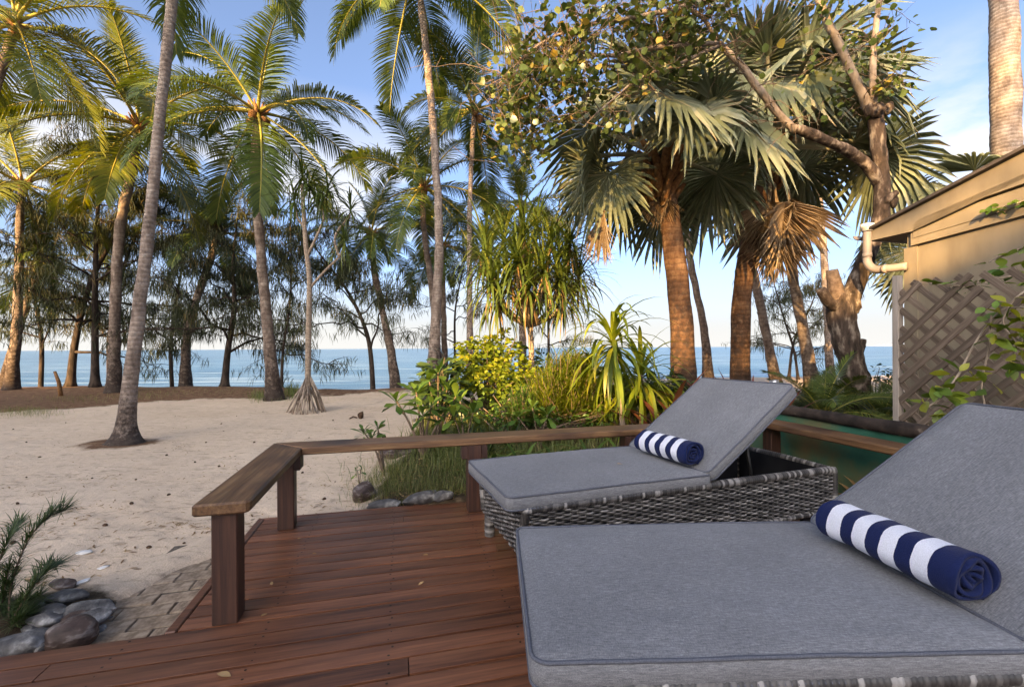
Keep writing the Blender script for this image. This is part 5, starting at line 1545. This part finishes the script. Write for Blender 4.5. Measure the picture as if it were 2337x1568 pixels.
beach_plant('dark beach plant with glossy leaves behind the tall one', (1000, 985), 4.9, [(1000, 850, 0, 14), (1020, 890, .1, 13), (980, 870, .1, 12), (1040, 905, 0, 11)], .21, 63, .01)
beach_plant('bright big-leaved beach plant in the grass below the yellow-green shrub', (1060, 1000), 4.4, [(1050, 915, 0, 13), (1080, 940, -.1, 12), (1035, 950, -.1, 10)], .17, 65, .008)
beach_plant('bright beach plant with big leaves between the low green shrub and the feathery bush', (1230, 1000), 4.5, [(1215, 930, 0, 12), (1250, 945, -.1, 12), (1180, 950, 0, 10)], .16, 66, .008)
beach_plant('tiny leafy seedling on the sand beside the garden bed', (820, 1090), 3.75, [(812, 1070, 0, 8), (826, 1066, .02, 7)], .055, 64, .003)

# lilies and grasses
def lily(name, label, foot_, d, n, l, w, mat, seed, hi=75, lo=15, droop=(50, 110), group=None, each=True):
    rs = np.random.default_rng(seed)
    b = P(*foot_, d); b.z = gz(b.x, b.y) - .01
    t = thing(name, label, 'plant', b, group=group)
    for k in range(n):
        f = (k + .5) / n
        tv, _, tq = strap(l * rs.uniform(.7, 1.1), w, R(hi - (hi - lo) * f + rs.normal(0, 6)), R(rs.uniform(*droop)), 7, .3)
        mb = MB(); mb.many(tv, None, tq, rotm([k * GA + rs.normal(0, .2)], [0], [0], [1]), np.array([tuple(b)]), [np.clip(rs.normal(.5, .15), .1, .9)])
        mb.build('leaf', mat, t)
for i, (u, v, d_) in enumerate([(1190, 1075, 3.75), (1270, 1070, 3.7), (1350, 1062, 3.85), (1420, 1058, 3.9), (1120, 1080, 3.85)]):
    lily('spider_lily', 'strap-leaved lily clump growing just under the back rail of the deck', (u, v), d_, 13, .42, .018, M['green'], 70 + i, group='lilies under the back rail')
for i, (u, v, d_) in enumerate([(1110, 1015, 4.2), (1060, 1015, 4.5), (1165, 1010, 4.4)]):
    lily('strappy_plant', ['blue-green strappy clump in front of the feathery bushes', 'blue-green strappy clump beside the tall big-leaved beach plant', 'blue-green strappy clump next to the low shaded shrub'][i], (u, v), d_, 26, .45, .012, M['dark_green'], 80 + i, hi=85, lo=25, droop=(30, 90), group='strappy clumps in the garden')
for i, (u, v, d_, lab) in enumerate([(1590, 985, 4.7, 'red-leaved cordyline in front of the thick fan palm trunk'), (1645, 985, 4.9, 'red-leaved cordyline between the two fan palm trunks'), (1705, 990, 4.8, 'red-leaved cordyline in front of the fan palm with brown skirt'), (1530, 985, 4.5, 'bronze cordyline beside the short dracaena'), (1740, 1000, 4.5, 'dark red cordyline beside the sand gap near the fence')]):
    lily('cordyline', lab, (u, v), d_, 18, .86, .040, M['red'], 90 + i, hi=86, lo=20, droop=(15, 70), group='red cordylines')
p = D(3.73, 0.62); 
for i, (s, t_, lab, mt) in enumerate([(3.725, 0.66, 'lime bromeliad squeezed between the right rail and shade cloth', 'lime'), (3.73, 0.36, 'orange-brown dying bromeliad at the foot of the shade cloth', 'dry_leaf')]):
    rs = np.random.default_rng(i + 5)
    b = D(s, t_, 0.0); b.z = -0.02
    t = thing('bromeliad', lab, 'plant', b)
    for k in range(12):
        tv, _, tq = strap(.22 * rs.uniform(.7, 1.1), .02, R(80 - 50 * k / 12), R(rs.uniform(20, 70)), 5, .4)
        a = math.atan2(-E2.y, -E2.x) + (k % 2) * PI + rs.normal(0, .35)
        mb = MB(); mb.many(tv, None, tq, rotm([a], [0], [0], [1]), np.array([tuple(b)]), [rs.uniform(.3, .8)])
        mb.build('leaf', M[mt], t)

# grass over the bed: nobody could count it
rs = np.random.default_rng(8)
mb = MB()
BLADE = [strap(1, .014, R(80), R(x), 4, .3) for x in (25, 60, 100)]
def grass(mb, u, v, ru, rv, n, h, tint=(.5, .16)):
    uu = u + rs.normal(0, .5, n) * ru; vv = v + rs.normal(0, .5, n) * rv
    L = []
    for a, b_ in zip(uu, vv):
        p = G(a, max(b_, 880), -.04)
        s_, t_ = deck_st(p.x, p.y)
        if t_ < 1.17 and s_ < 3.8: continue
        L.append((p.x, p.y, gz(p.x, p.y) - .01))
    L = np.array(L).reshape(-1, 3); m = len(L)
    w = rs.integers(0, 3, m)
    for k in range(3):
        q = L[w == k]
        mb.many(*BLADE[k], rotm(rs.uniform(0, 2 * PI, len(q)), 0, 0, h * rs.uniform(.5, 1.2, len(q))), q, np.clip(rs.normal(*tint, len(q)), .05, .95))
for a in [(900, 1090, 90, 40, 900, .12, (.6, .2)), (980, 1100, 120, 60, 1600, .11, (.55, .2)), (1040, 1060, 90, 50, 1500, .16), (870, 1125, 70, 30, 500, .08, (.7, .15)), (1000, 1130, 120, 25, 900, .09, (.65, .18)), (1060, 990, 90, 40, 1600, .26), (1010, 1010, 70, 30, 700, .2), (1200, 1050, 250, 40, 2200, .18), (1150, 1000, 160, 30, 1500, .24), (1300, 1000, 250, 30, 2000, .22), (1430, 960, 220, 40, 1500, .22), (1130, 1090, 60, 30, 500, .12), (1700, 930, 300, 40, 1500, .2), (2000, 960, 250, 40, 1200, .22)]: grass(mb, *a)
g_ = solo(mb, 'garden_grass', M['grass'], 'tangled green grass covering the garden bed behind the deck', 'grass', kind='stuff')
mb = MB()
for a in [(60, 935, 90, 12, 900, .10, (.5, .2)), (190, 905, 160, 8, 500, .10, (.6, .2)), (450, 893, 160, 7, 500, .09, (.55, .2)), (650, 905, 80, 9, 320, .12), (665, 897, 18, 8, 220, .3, (.4, .15)), (590, 905, 20, 8, 150, .25, (.45, .15)), (330, 900, 60, 10, 300, .1, (.6, .2)), (770, 888, 120, 5, 100, .07)]: grass(mb, *a)
solo(mb, 'beach_grass', M['grass'], 'sparse grass tufts on the leaf litter along the sea edge', 'grass', kind='stuff')
# fallen leaf litter over the bed
mb = MB(); n = 900
L = np.stack([rs.uniform(-1.0, 1.2, n), rs.uniform(3.0, 4.2, n), np.zeros(n)], -1)
L = np.array([(x, y, gz(x, y) + .006) for x, y, _ in L if deck_st(x, y)[1] > 1.18 and ground_info(x, y)[2] > .4])
mb.many(*LANCE, rotm(rs.uniform(0, 6.28, len(L)), rs.normal(0, .2, len(L)), rs.normal(0, .5, len(L)), rs.uniform(.03, .08, len(L))), L, rs.uniform(.1, .95, len(L)))
solo(mb, 'leaf_litter', M['dry_leaf'], 'dry fallen leaves scattered over the garden soil', 'leaves', kind='stuff')

# ---------------------------------------------------------------- pollarded tree with round leaves
d = 5.4
b = P(1962, 960, d); b.z = gz(b.x, b.y)
t = thing('pollarded_tree', 'pollarded rough-barked tree with cut stubs and limbs of round leaves overhead', 'tree', b)
def limb(mb, pp, r, sides=10, rough=.012, n=None, fr=3.0):
    path_ = smooth_path([P(u, v, dd) for u, v, dd in pp], n or 26)
    tube(mb, path_, np.interp(np.linspace(0, 1, len(path_)), np.linspace(0, 1, len(r)), r), sides)
    v = mb.v[-1]
    for i in range(len(v)): v[i] += np.array(mnoise.noise_vector(Vector(v[i]) * 6.0)) * rough + np.array(mnoise.noise_vector(Vector(v[i]) * 17.0)) * rough * .5
    return path_
mb = MB()
limb(mb, [(1962, 975, d), (1958, 900, d), (1945, 830, d), (1928, 770, d), (1918, 715, d), (1918, 672, d)], [.16, .135, .13, .145, .15, .145], 16, .022, 40)
limb(mb, [(1918, 735, d), (1930, 695, d), (1952, 652, d), (1982, 580, d), (2008, 500, d), (2013, 420, d), (2003, 330, d), (2000, 262, d)], [.13, .12, .10, .088, .082, .08, .078, .085], 12, .016, 50)
for (u, v, r_) in [(1952, 700, .06), (1938, 735, .055), (2002, 255, .09), (2026, 250, .055), (1985, 250, .05), (2038, 460, .05), (1965, 790, .05)]:
    limb(mb, [(u, v + 14, d - .05), (u, v, d - .07), (u + 4, v - 14, d - .05)], [r_ * .5, r_, r_ * .55], 10, .02, 8)
mb.build('trunk', M['bark'], t)
mb = MB(); limb(mb, [(1915, 690, d - .02), (1905, 650, d - .06), (1898, 618, d - .08)], [.10, .078, .058], 12, .02, 14); mb.build('cut_stub', M['cut_wood'], t)
mb = MB(); limb(mb, [(1912, 705, d - .02), (1890, 688, d - .1), (1876, 662, d - .16)], [.085, .065, .055], 10, .012, 14); mb.build('cut_stub', M['bark'], t)
mb = MB(); limb(mb, [(2005, 470, d), (2030, 452, d - .1), (2048, 440, d - .12)], [.05, .045, .03], 8, .015, 8); mb.build('cut_stub', M['bark'], t)
br = MB()
la = limb(br, [(1988, 262, d), (1955, 190, d - .1), (1915, 105, d - .2), (1880, 30, d - .3), (1850, -60, d - .4)], [.055, .048, .046, .042, .035], 10, .006)
lb = limb(br, [(1997, 255, d), (1992, 180, d - .1), (1996, 90, d - .1), (2014, -60, d - .1)], [.042, .036, .034, .03], 10, .004)
mb2 = MB(); limb(mb2, [(2014, 428, d + .03), (1985, 385, d - .04), (1955, 357, d - .1), (1905, 330, d - .25), (1850, 306, d - .35), (1815, 292, d - .39)], [.07, .062, .06, .055, .058, .05], 10, .014, 24); mb2.build('limb', M['bark'], t)
lc = limb(br, [(1835, 297, d - .37), (1800, 285, d - .4), (1740, 215, d - .5), (1690, 150, d - .6), (1640, 98, d - .65)], [.045, .043, .038, .034, .03], 10, .008, 44)
ld = limb(br, [(1640, 98, d - .65), (1560, 105, d - .8), (1480, 112, d - .9), (1400, 128, d - .95), (1330, 120, d - 1.0), (1285, 85, d - 1.0)], [.026, .022, .02, .018, .016, .008], 8, .006, 30)
le = limb(br, [(1640, 105, d - .65), (1540, 150, d - .8), (1460, 180, d - .9), (1390, 235, d - .95), (1330, 290, d - 1.0)], [.02, .015, .012, .009, .005], 7, .006, 24)
lf = limb(br, [(1640, 98, d - .65), (1600, 40, d - .8), (1540, 0, d - .9), (1480, -40, d - 1.0)], [.022, .018, .015, .010], 7, .006, 20)
lg = limb(br, [(1700, -60, d - .9), (1580, 10, d - 1.0), (1450, 40, d - 1.1), (1330, 60, d - 1.1), (1220, 110, d - 1.1), (1140, 190, d - 1.1)], [.03, .024, .02, .016, .010, .004], 7, .008, 30)
br.build('limb', M['branch_pale'], t)
rs = np.random.default_rng(77)
tw = MB(); anchors = []
def twigs(path_, n, ln, up=.1, sub=3):
    for k in range(n):
        o = path_[int(rs.uniform(.1, 1) * (len(path_) - 1))]
        a = rs.uniform(0, 2 * PI); dv = Vector((math.cos(a), math.sin(a), rs.normal(up, .5))).normalized()
        l = ln * rs.uniform(.5, 1.2)
        pts_ = [o]; 
        for m in range(5):
            dv = (dv + Vector((rs.normal(0, .25), rs.normal(0, .25), rs.normal(0, .25)))).normalized()
            pts_.append(pts_[-1] + dv * l / 5)
        tube(tw, pts_, np.linspace(.006, .0018, 6), 4, cap=False)
        anchors.extend(pts_[2:])
        for m in range(sub):
            o2 = pts_[int(rs.integers(1, 6))]
            d2 = (dv + Vector((rs.normal(0, .8), rs.normal(0, .8), rs.normal(0, .8)))).normalized()
            l2 = l * .45; p2 = [o2, o2 + d2 * l2 * .5 + Vector((0, 0, rs.normal(0, .03))), o2 + d2 * l2 + Vector((0, 0, rs.normal(0, .05)))]
            tube(tw, p2, [.003, .002, .001], 3, cap=False)
            anchors.extend(p2[1:])
twigs(ld, 46, .55); twigs(le, 30, .45, -.1); twigs(lf, 34, .55); twigs(lg, 70, .6, -.1)
A1 = list(anchors); anchors.clear()
twigs(la, 30, .55); twigs(lb, 22, .5)
A2 = list(anchors); anchors.clear()
twigs(lc[4:], 26, .6, .1, 4)                           # bare dry twigs
tw.build('twigs', M['twig'], t, kind='stuff')
fo = MB()
def leafy(A, n, size, sel=None):
    idx = rs.integers(0, len(A), n)
    L = np.array([tuple(A[i]) for i in idx]) + rs.normal(0, .035, (n, 3))
    fo.many(*ROUND, rotm(rs.uniform(0, 2 * PI, n), rs.normal(-.35, .5, n), rs.normal(0, .7, n), size * rs.uniform(.55, 1.25, n)), L, np.clip(rs.normal(.48, .18, n) + (rs.random(n) < .06) * .4, .05, .97))
leafy(A1, 1150, .075); leafy(A2, 420, .07)
# hanging leafy curtain at the outer end of the limbs
mass = []
for (u, v, ru, rv, n) in [(1250, 190, 70, 60, 330), (1180, 230, 50, 60, 260), (1290, 120, 80, 60, 220), (1220, 300, 50, 50, 170), (1160, 310, 35, 50, 120), (1400, 50, 110, 50, 260), (1540, 30, 110, 35, 180), (1330, 200, 50, 50, 140)]:
    k = (d - 1.05) / FPX; c = P(u, v, d - 1.05)
    mass += [Vector((c.x + rs.normal(0, .55) * ru * k, c.y + rs.normal(0, .25), c.z + rs.normal(0, .55) * rv * k)) for _ in range(n)]
leafy(mass, len(mass), .062)
tw2 = MB()
for i in range(0, len(mass), 4):
    o = mass[i]; q = o + Vector((rs.normal(0, .1), rs.normal(0, .1), rs.normal(.08, .08))); r2 = q + Vector((rs.normal(0, .12), rs.normal(0, .1), rs.normal(.1, .06)))
    tube(tw2, [o, q, r2], [.0015, .0025, .003], 3, cap=False)
tw2.build('twigs', M['twig'], t, kind='stuff')
fo.build('foliage', M['roundleaf'], t, kind='stuff')

# ---------------------------------------------------------------- vines on the cottage and lattice (each leaf its own piece)
def vine(label, pp, n, l, seed, mats=(0, 1, 2, 3), jit=.05):
    rs = np.random.default_rng(seed)
    paths = [smooth_path([P(*q) for q in p_], 30) for p_ in pp]
    b = min((q for p_ in paths for q in p_), key=lambda q: q.z).copy()
    t = thing('climbing_vine', label, 'vine', b)
    mb = MB()
    for p_ in paths: tube(mb, p_, .0055, 6)
    mb.build('stem', M['branch_pale'], t)
    for k in range(n):
        p_ = paths[k % len(paths)]
        o = p_[int(rs.integers(0, 31))] + Vector((rs.normal(0, jit), rs.normal(0, jit * .6), rs.normal(0, jit)))
        s_ = l * rs.uniform(.6, 1.15)
        m3 = rotm(rs.uniform(2.2, 5.6), rs.normal(-.15, .45), rs.normal(0, .6), 1.0)
        place(LEAF_VINE[rs.choice(mats)], 'leaf', t, o - b, Matrix(m3.tolist()).to_euler(), (s_,) * 3)
vine('bright green leafy vine hanging in front of the lattice', [[(2430, 650, 3.0), (2400, 670, 2.8), (2345, 700, 2.75), (2290, 705, 2.8), (2240, 760, 2.85), (2200, 830, 2.85), (2165, 905, 2.85)], [(2262, 720, 2.78), (2255, 800, 2.8), (2240, 880, 2.8), (2250, 945, 2.8), (2255, 1080, 2.8), (2250, 1215, 2.8)], [(2345, 745, 2.7), (2320, 790, 2.72), (2300, 840, 2.75)], [(2190, 850, 2.8), (2150, 905, 2.82), (2115, 930, 2.85)], [(2345, 660, 2.7), (2310, 690, 2.72), (2290, 740, 2.74), (2330, 790, 2.7)]], 130, .11, 3, (1, 2, 3, 4, 4), .05)
vine('vine trailing along the top of the broken lattice', [[(2120, 648, 3.5), (2190, 652, 3.45), (2250, 642, 3.4), (2345, 622, 3.3)]], 26, .095, 4, (0, 0, 1, 2), .035)
vine('sprig of vine clinging to the barge board ledge', [[(2252, 480, 3.95), (2300, 470, 3.8), (2350, 455, 3.7)]], 20, .085, 5, (0, 1, 1), .025)
vine('leafy vine shoot with pale new leaf reaching across the tan wall', [[(2258, 598, 3.0), (2300, 580, 2.95), (2350, 565, 2.9), (2420, 600, 2.9), (2440, 660, 3.0)]], 9, .10, 6, (2, 3, 4), .02)

# ---------------------------------------------------------------- casuarina seedling, rocks, small things by the path
rs = np.random.default_rng(91)
b = Vector((-2.17, 1.86, 0)); b.z = gz(b.x, b.y)
t = thing('casuarina_seedling', 'feathery casuarina seedling growing among the rocks beside the deck', 'plant', b)
st = MB(); fo = MB()
dd = 1.86
for pp in [[(20, 1440), (25, 1340), (60, 1240), (105, 1185), (150, 1163)], [(15, 1440), (60, 1360), (100, 1310), (130, 1290)], [(10, 1440), (-10, 1330), (10, 1250), (45, 1195)], [(10, 1440), (-40, 1350), (-60, 1280)], [(20, 1440), (40, 1390), (90, 1360)], [(15, 1440), (5, 1380), (20, 1300)], [(12, 1445), (50, 1410), (75, 1400)]]:
    p_ = smooth_path([P(u, v, dd + rs.normal(0, .04)) for u, v in pp], 24)
    p_[0] = b + Vector((0, 0, -.02))
    tube(st, p_, np.linspace(.005, .0012, 25), 4, cap=False)
    for i in range(4, 25):
        for _ in range(20):
            tv, _x, tq = strap(1, .020, .2, .5, 3, .2)
            tg = (p_[i] - p_[i - 1]).normalized()
            a = math.atan2(tg.y, tg.x) + rs.normal(0, .9); e = math.asin(max(-1, min(1, tg.z))) * .5 + rs.normal(.15, .35)
            fo.many(tv, None, tq, rotm([a], [e], [0], [rs.uniform(.05, .10)]), np.array([tuple(p_[i])]), [np.clip(rs.normal(.45, .15), .05, .95)])
st.build('stems', M['twig'], t); fo.build('foliage', M['needle'], t, smooth=False, kind='stuff')

def rock(label, loc, size, mat, seed, rz=0, tilt=0, group=None, name='rock', cat='rock', bury=.25, blocky=.35):
    rs = np.random.default_rng(seed)
    nu, nv_ = 22, 14
    nu, nv_ = 30, 20
    PL = rs.normal(size=(13, 3)); PL /= np.linalg.norm(PL, axis=1)[:, None]; PD = rs.uniform(.62, .95, 13)
    if blocky < .1: PD += .35
    V = []
    for i in range(nv_ + 1):
        a = PI * i / nv_
        for j in range(nu):
            p_ = 2 * PI * j / nu
            q = np.array([math.sin(a) * math.cos(p_), math.sin(a) * math.sin(p_), math.cos(a)])
            q = np.sign(q) * np.abs(q) ** (1 - blocky)
            n_ = mnoise.noise(Vector(q * 1.4) + Vector((seed * 3.1, 0, 0))) * .28 + mnoise.noise(Vector(q * 4) + Vector((seed, 5, 0))) * .08
            q = q * (1 + n_ * .6)
            for pn, pd in zip(PL, PD):
                ex = np.dot(q, pn) - pd
                if ex > 0: q = q - pn * ex * .95
            q = q * (1 + .035 * mnoise.noise(Vector(q * 9) + Vector((seed, 1, 0))))
            V.append(q * np.array(size) / 2 * 1.08)
    q_ = [(i * nu + j, (i + 1) * nu + j, (i + 1) * nu + (j + 1) % nu, i * nu + (j + 1) % nu) for i in range(nv_) for j in range(nu)]
    mb = MB(); mb.add(V, None, q_)
    o = place(mb.mesh(name, mat), name, None, (loc[0], loc[1], loc[2] + size[2] * (.5 - bury)), (tilt, tilt * .5, rz))
    return tag(o, label, cat, group)
def R_at(u, v, *a, **k):
    p = on_ground(u, v); return rock(k.pop('label'), (p.x, p.y, gz(p.x, p.y)), *a, **k)
R_at(165, 1462, (.15, .115, .105), M['rock_brown'], 1, rz=.4, label='smooth purple-brown rounded boulder beside the deck edge', blocky=.05)
R_at(105, 1425, (.115, .09, .075), M['rock'], 2, rz=.2, label='dark grey rock behind the smooth rounded boulder')
R_at(210, 1395, (.18, .09, .04), M['rock'], 3, rz=.6, tilt=.25, label='tilted flat grey slab rock at the corner of the paved path')
R_at(150, 1372, (.14, .08, .065), M['rock'], 4, rz=.15, label='pale bleached rock under the casuarina seedling')
R_at(120, 1405, (.12, .08, .05), M['rock'], 5, rz=-.2, label='small flat grey stone between the pale rock and the dark rock')
R_at(178, 1412, (.10, .07, .035), M['rock_brown'], 6, rz=.3, label='round flat pebble lying on the flat slab rocks', blocky=.05)
R_at(40, 1490, (.17, .11, .08), M['rock'], 7, rz=.35, label='white-topped dark rock against the deck front edge')
R_at(140, 1340, (.14, .06, .05), M['rock_brown'], 8, rz=-.1, label='brown driftwood-like rock behind the pale bleached rock')
R_at(200, 1420, (.12, .09, .05), M['rock'], 9, rz=1.1, tilt=.2, label='wedge of grey stone leaning by the sand bank')
for i, (u, v, sx_) in enumerate([(70, 1440, .06), (90, 1385, .05), (230, 1440, .045), (60, 1400, .07), (250, 1415, .04), (130, 1440, .05), (95, 1480, .06)]):
    R_at(u, v, (sx_, sx_ * .7, sx_ * .5), M['rock'], 30 + i, rz=i, label='small grey pebble in the rock corner beside the path', name='pebble', cat='pebble', group='pebbles among the rocks')
R_at(960, 1148, (.24, .14, .10), M['rock'], 20, rz=.3, label='blue-grey rock in the grass at the back edge of the deck')
R_at(880, 1160, (.22, .11, .07), M['rock'], 21, rz=.2, label='flat speckled grey rock at the bed corner behind the deck')
R_at(832, 1140, (.16, .14, .17), M['rock_brown'], 22, rz=.5, label='dark upright rock holding the corner of the garden bed')
R_at(1010, 1140, (.13, .10, .07), M['rock'], 23, rz=.8, label='small grey rock beside the blue-grey rock behind the deck')
R_at(905, 1040, (.36, .25, .10), M['rock_brown'], 24, rz=.5, label='low dark stone hump in the soil by the small beach plant')

# shells and bleached coral bits
for i, (u, v, sx_, lab) in enumerate([(192, 1262, .085, 'flat white piece of bleached coral lying on the sand'), (235, 1296, .05, 'small white shell on the sand between coral and path'), (190, 1330, .07, 'white shell at the edge of the rock corner'), (170, 1408, .05, 'white shell fragment among the rocks'), (862, 1177, .028, 'tiny white shell on the sand near the deck corner')]):
    R_at(u, v, (sx_, sx_ * .55, sx_ * .28), M['shell'], 60 + i, rz=i * .7, label=lab, name='shell', cat='shell', blocky=.2)
# pods and nuts on the sand
pod_me = MB()
pod_me.add(np.array(nv) * np.array([.15, .11, .08]), None, nq); PODM = pod_me.mesh('seed_pod', M['pod'])
rs = np.random.default_rng(17)
spots = [(90, 1045), (60, 1090), (125, 1300), (30, 1240), (340, 1250), (445, 1055), (505, 968), (380, 1040), (210, 1092), (150, 965), (510, 985), (285, 985), (60, 1010), (770, 1030), (790, 1025), (640, 975), (705, 1000), (400, 950), (580, 1010), (470, 1010), (455, 1150), (420, 1240), (300, 1150), (40, 1150), (620, 1040), (760, 960), (820, 1010), (690, 1080), (765, 1100), (310, 1095), (740, 1140), (540, 950), (600, 940), (30, 980), (240, 1200), (385, 1130), (500, 1065), (560, 1075)]
for i, (u, v) in enumerate(spots):
    p = on_ground(u, v); s_ = rs.uniform(.5, 1.2)
    tag(place(PODM, 'seed_pod', None, (p.x, p.y, p.z + .005 * s_), (rs.normal(0, .2), rs.normal(0, .2), rs.uniform(0, 3)), (s_,) * 3), 'small dark seed pod lying on the open sand', 'seed pod', 'seed pods scattered on the sand')
rs = np.random.default_rng(23)
mb = MB(); L = []
cl = [(rs.uniform(-60, 900), rs.uniform(930, 1330)) for _ in range(70)]
for k in range(2600):
    if rs.random() < .6:
        c_ = cl[int(rs.integers(70))]; u, v = c_[0] + rs.normal(0, 30), c_[1] + rs.normal(0, 7)
    else: u, v = rs.uniform(-150, 900), 900 + 420 * rs.random() ** 1.2
    if v < 905: continue
    p = G(u, v, -.1); s_, t_ = deck_st(p.x, p.y)
    if t_ < 0.02 or (s_ > -.45 and t_ < 1.2) or ground_info(p.x, p.y)[2] > .3: continue
    L.append((p.x, p.y, gz(p.x, p.y) + .002))
L = np.array(L); n = len(L)
sliver = np.array([(-.5, -.05, 0), (-.5, .05, 0), (.05, .09, .05), (.05, -.09, .05), (.5, 0, .01)])
mb.many(sliver, [(3, 2, 4)], [(0, 3, 2, 1)], rotm(rs.uniform(0, 6.28, n), rs.normal(0, .08, n), 0, rs.uniform(.012, .055, n)), L, rs.uniform(.05, .8, n))
solo(mb, 'beach_debris', M['dry_leaf'], 'bits of twig, needle and bark strewn over the open sand', 'debris', smooth=False, kind='stuff')
# upright nut and stick behind the small beach plant
p = on_ground(823, 955)
rock('dark husk lying on the sand beside the stilt-rooted pandanus', (p.x, p.y, p.z), (.09, .09, .14), M['pod'], 77, name='husk', cat='husk', bury=.1)
mb = MB(); q = on_ground(798, 957); tube(mb, [q + Vector((0, 0, .012)), p + Vector((-.12, 0, .03)), p + Vector((-.05, -.03, .02))], [.010, .014, .012], 6)
solo(mb, 'stick', M['pod'], 'short dead stick on the sand next to the dark husk', 'stick')
p = on_ground(140, 905); mb = MB(); tube(mb, [p + Vector((0, 0, -.05)), p + Vector((-.06, 0, .35)), p + Vector((-.16, 0, .62))], [.05, .04, .03], 8)
solo(mb, 'stump', M['fibre'], 'thin broken red-brown stump in the leaf litter', 'stump')
# dry leaves on the deck and cushion
DL = one_leaf_mesh(OVAL, M['dry_leaf'], 'dry_leaf', .7)
for i, (u, v, sx_, lab) in enumerate([(495, 1543, .045, 'flat tan dry leaf on the deck boards in the step-out'), (596, 1410, .03, 'curled dry leaf lying at the foot of the end post'), (977, 1270, .035, 'tan dry leaf on the deck boards by the lounger foot'), (968, 1330, .03, 'pale crumpled dry leaf on the deck beside the seat cushion'), (620, 1330, .025, 'small dry leaf scrap on boards between the two rail posts'), (712, 1265, .022, 'tiny dry leaf on the boards near the corner post'), (680, 1233, .03, 'brown dry leaf below the corner of the rail')]):
    p = G(u, v, 0); o = place(DL, 'dry_leaf', None, (p.x, p.y, .0035 + sx_ * .13), (0, .05, i * 1.3), (sx_,) * 3); tag(o, lab, 'leaf', 'fallen leaves on the deck')
p = G(1408, 1062, .435); o = place(DL, 'dry_leaf', None, (p.x, p.y, .444), (0, .05, .3), (.035,) * 3); tag(o, 'small dry brown leaf on the seat cushion of the lounger beside the rail', 'leaf')
b_ = D(3.70, .18, .0)
for k in range(3):
    o = place(one_leaf_mesh(LANCE, M['dry_leaf'], 'dry_leaf', .3 + .2 * k), 'dry_leaf', None, (b_.x - .02 * k, b_.y - .05 * k, .03), (0, -.35, R(100 + 40 * k)), (.20,) * 3); tag(o, 'long curled orange dry leaf between the lounger end and shade cloth', 'leaf', 'orange dry leaves by the fence')
# small garden spotlight behind the backrest
p = P(1770, 885, 5.2); t = thing('garden_light', 'small silver garden spotlight on a spike behind the lounger backrest', 'lamp', (p.x, p.y, gz(p.x, p.y)))
mb = MB(); tube(mb, [Vector((p.x, p.y, gz(p.x, p.y) - .03)), p], .012, 7); mb.build('spike', M['dark_metal'], t)
mb = MB(); tube(mb, [p, p + Vector((0, .02, .05)), p + Vector((0, .03, .08))], [.03, .045, .048], 12); mb.build('lamp_head', M['lamp_metal'], t)

# ---------------------------------------------------------------- unseen trees added behind the camera to dapple the sun
def sun_dapple_tree(label, x, y, h, blobs, n, seed):
    rs = np.random.default_rng(seed)
    t = thing('sun_dapple_tree', label, 'tree', (x, y, -.13), group='added unseen trees that dapple the sun')
    mb = MB()
    tube(mb, smooth_path([(x, y, -.15), (x + .1, y, h * .35), (x, y, h * .7)], 14), np.linspace(.22, .1, 15), 9)
    fo = MB()
    for (bx, by, bz, r_) in blobs:
        tube(mb, smooth_path([(x, y, h * .35), ((x + bx) / 2, (y + by) / 2, (h * .4 + bz) / 2), (bx, by, bz)], 8), np.linspace(.09, .03, 9), 6)
        m = int(n * r_ * r_)
        q = rs.normal(size=(m, 3)); q /= np.linalg.norm(q, axis=1)[:, None]
        L = np.array([bx, by, bz]) + q * (rs.uniform(.2, 1, m) ** .5 * r_)[:, None]
        fo.many(*OVAL, rotm(rs.uniform(0, 6.28, m), rs.normal(-.2, .5, m), rs.normal(0, .6, m), .32 * rs.uniform(.6, 1.2, m)), L, np.clip(rs.normal(.5, .15, m), .05, .95))
    mb.build('trunk', M['bark'], t); fo.build('foliage', M['dark_green'], t, smooth=False, kind='stuff')
sun_dapple_tree('added unseen leafy tree that dapples the sun on the fan palms', -12.2, -26.5, 15, [(x_, y_, z_ + 2.05, r_) for x_, y_, z_, r_ in [(-13.4, -26, 11.4, 1.1), (-12.2, -26.4, 11.6, 1.4), (-10.8, -26, 11.7, 1.3), (-12.8, -26.6, 13.6, 1.6), (-11.0, -26.4, 13.8, 1.6), (-12.5, -26.2, 10.5, .8), (-11.5, -26.2, 10.9, .8), (-12.0, -26.4, 15.6, 1.4)]], 85, 3)
sun_dapple_tree('added unseen leafy tree that dapples the sun on the cottage side', -8.6, -26.8, 16, [(-9.8, -26.2, 12.5, .9), (-8.8, -26.2, 12.9, .9), (-9.8, -26.4, 14.6, 1.3), (-8.2, -26.4, 14.9, 1.4), (-9.6, -26.4, 16.6, 1.5), (-7.6, -26.4, 16.9, 1.5), (-8.6, -26.4, 18.6, 1.5), (-6.6, -26.4, 18.0, 1.3)], 80, 4)
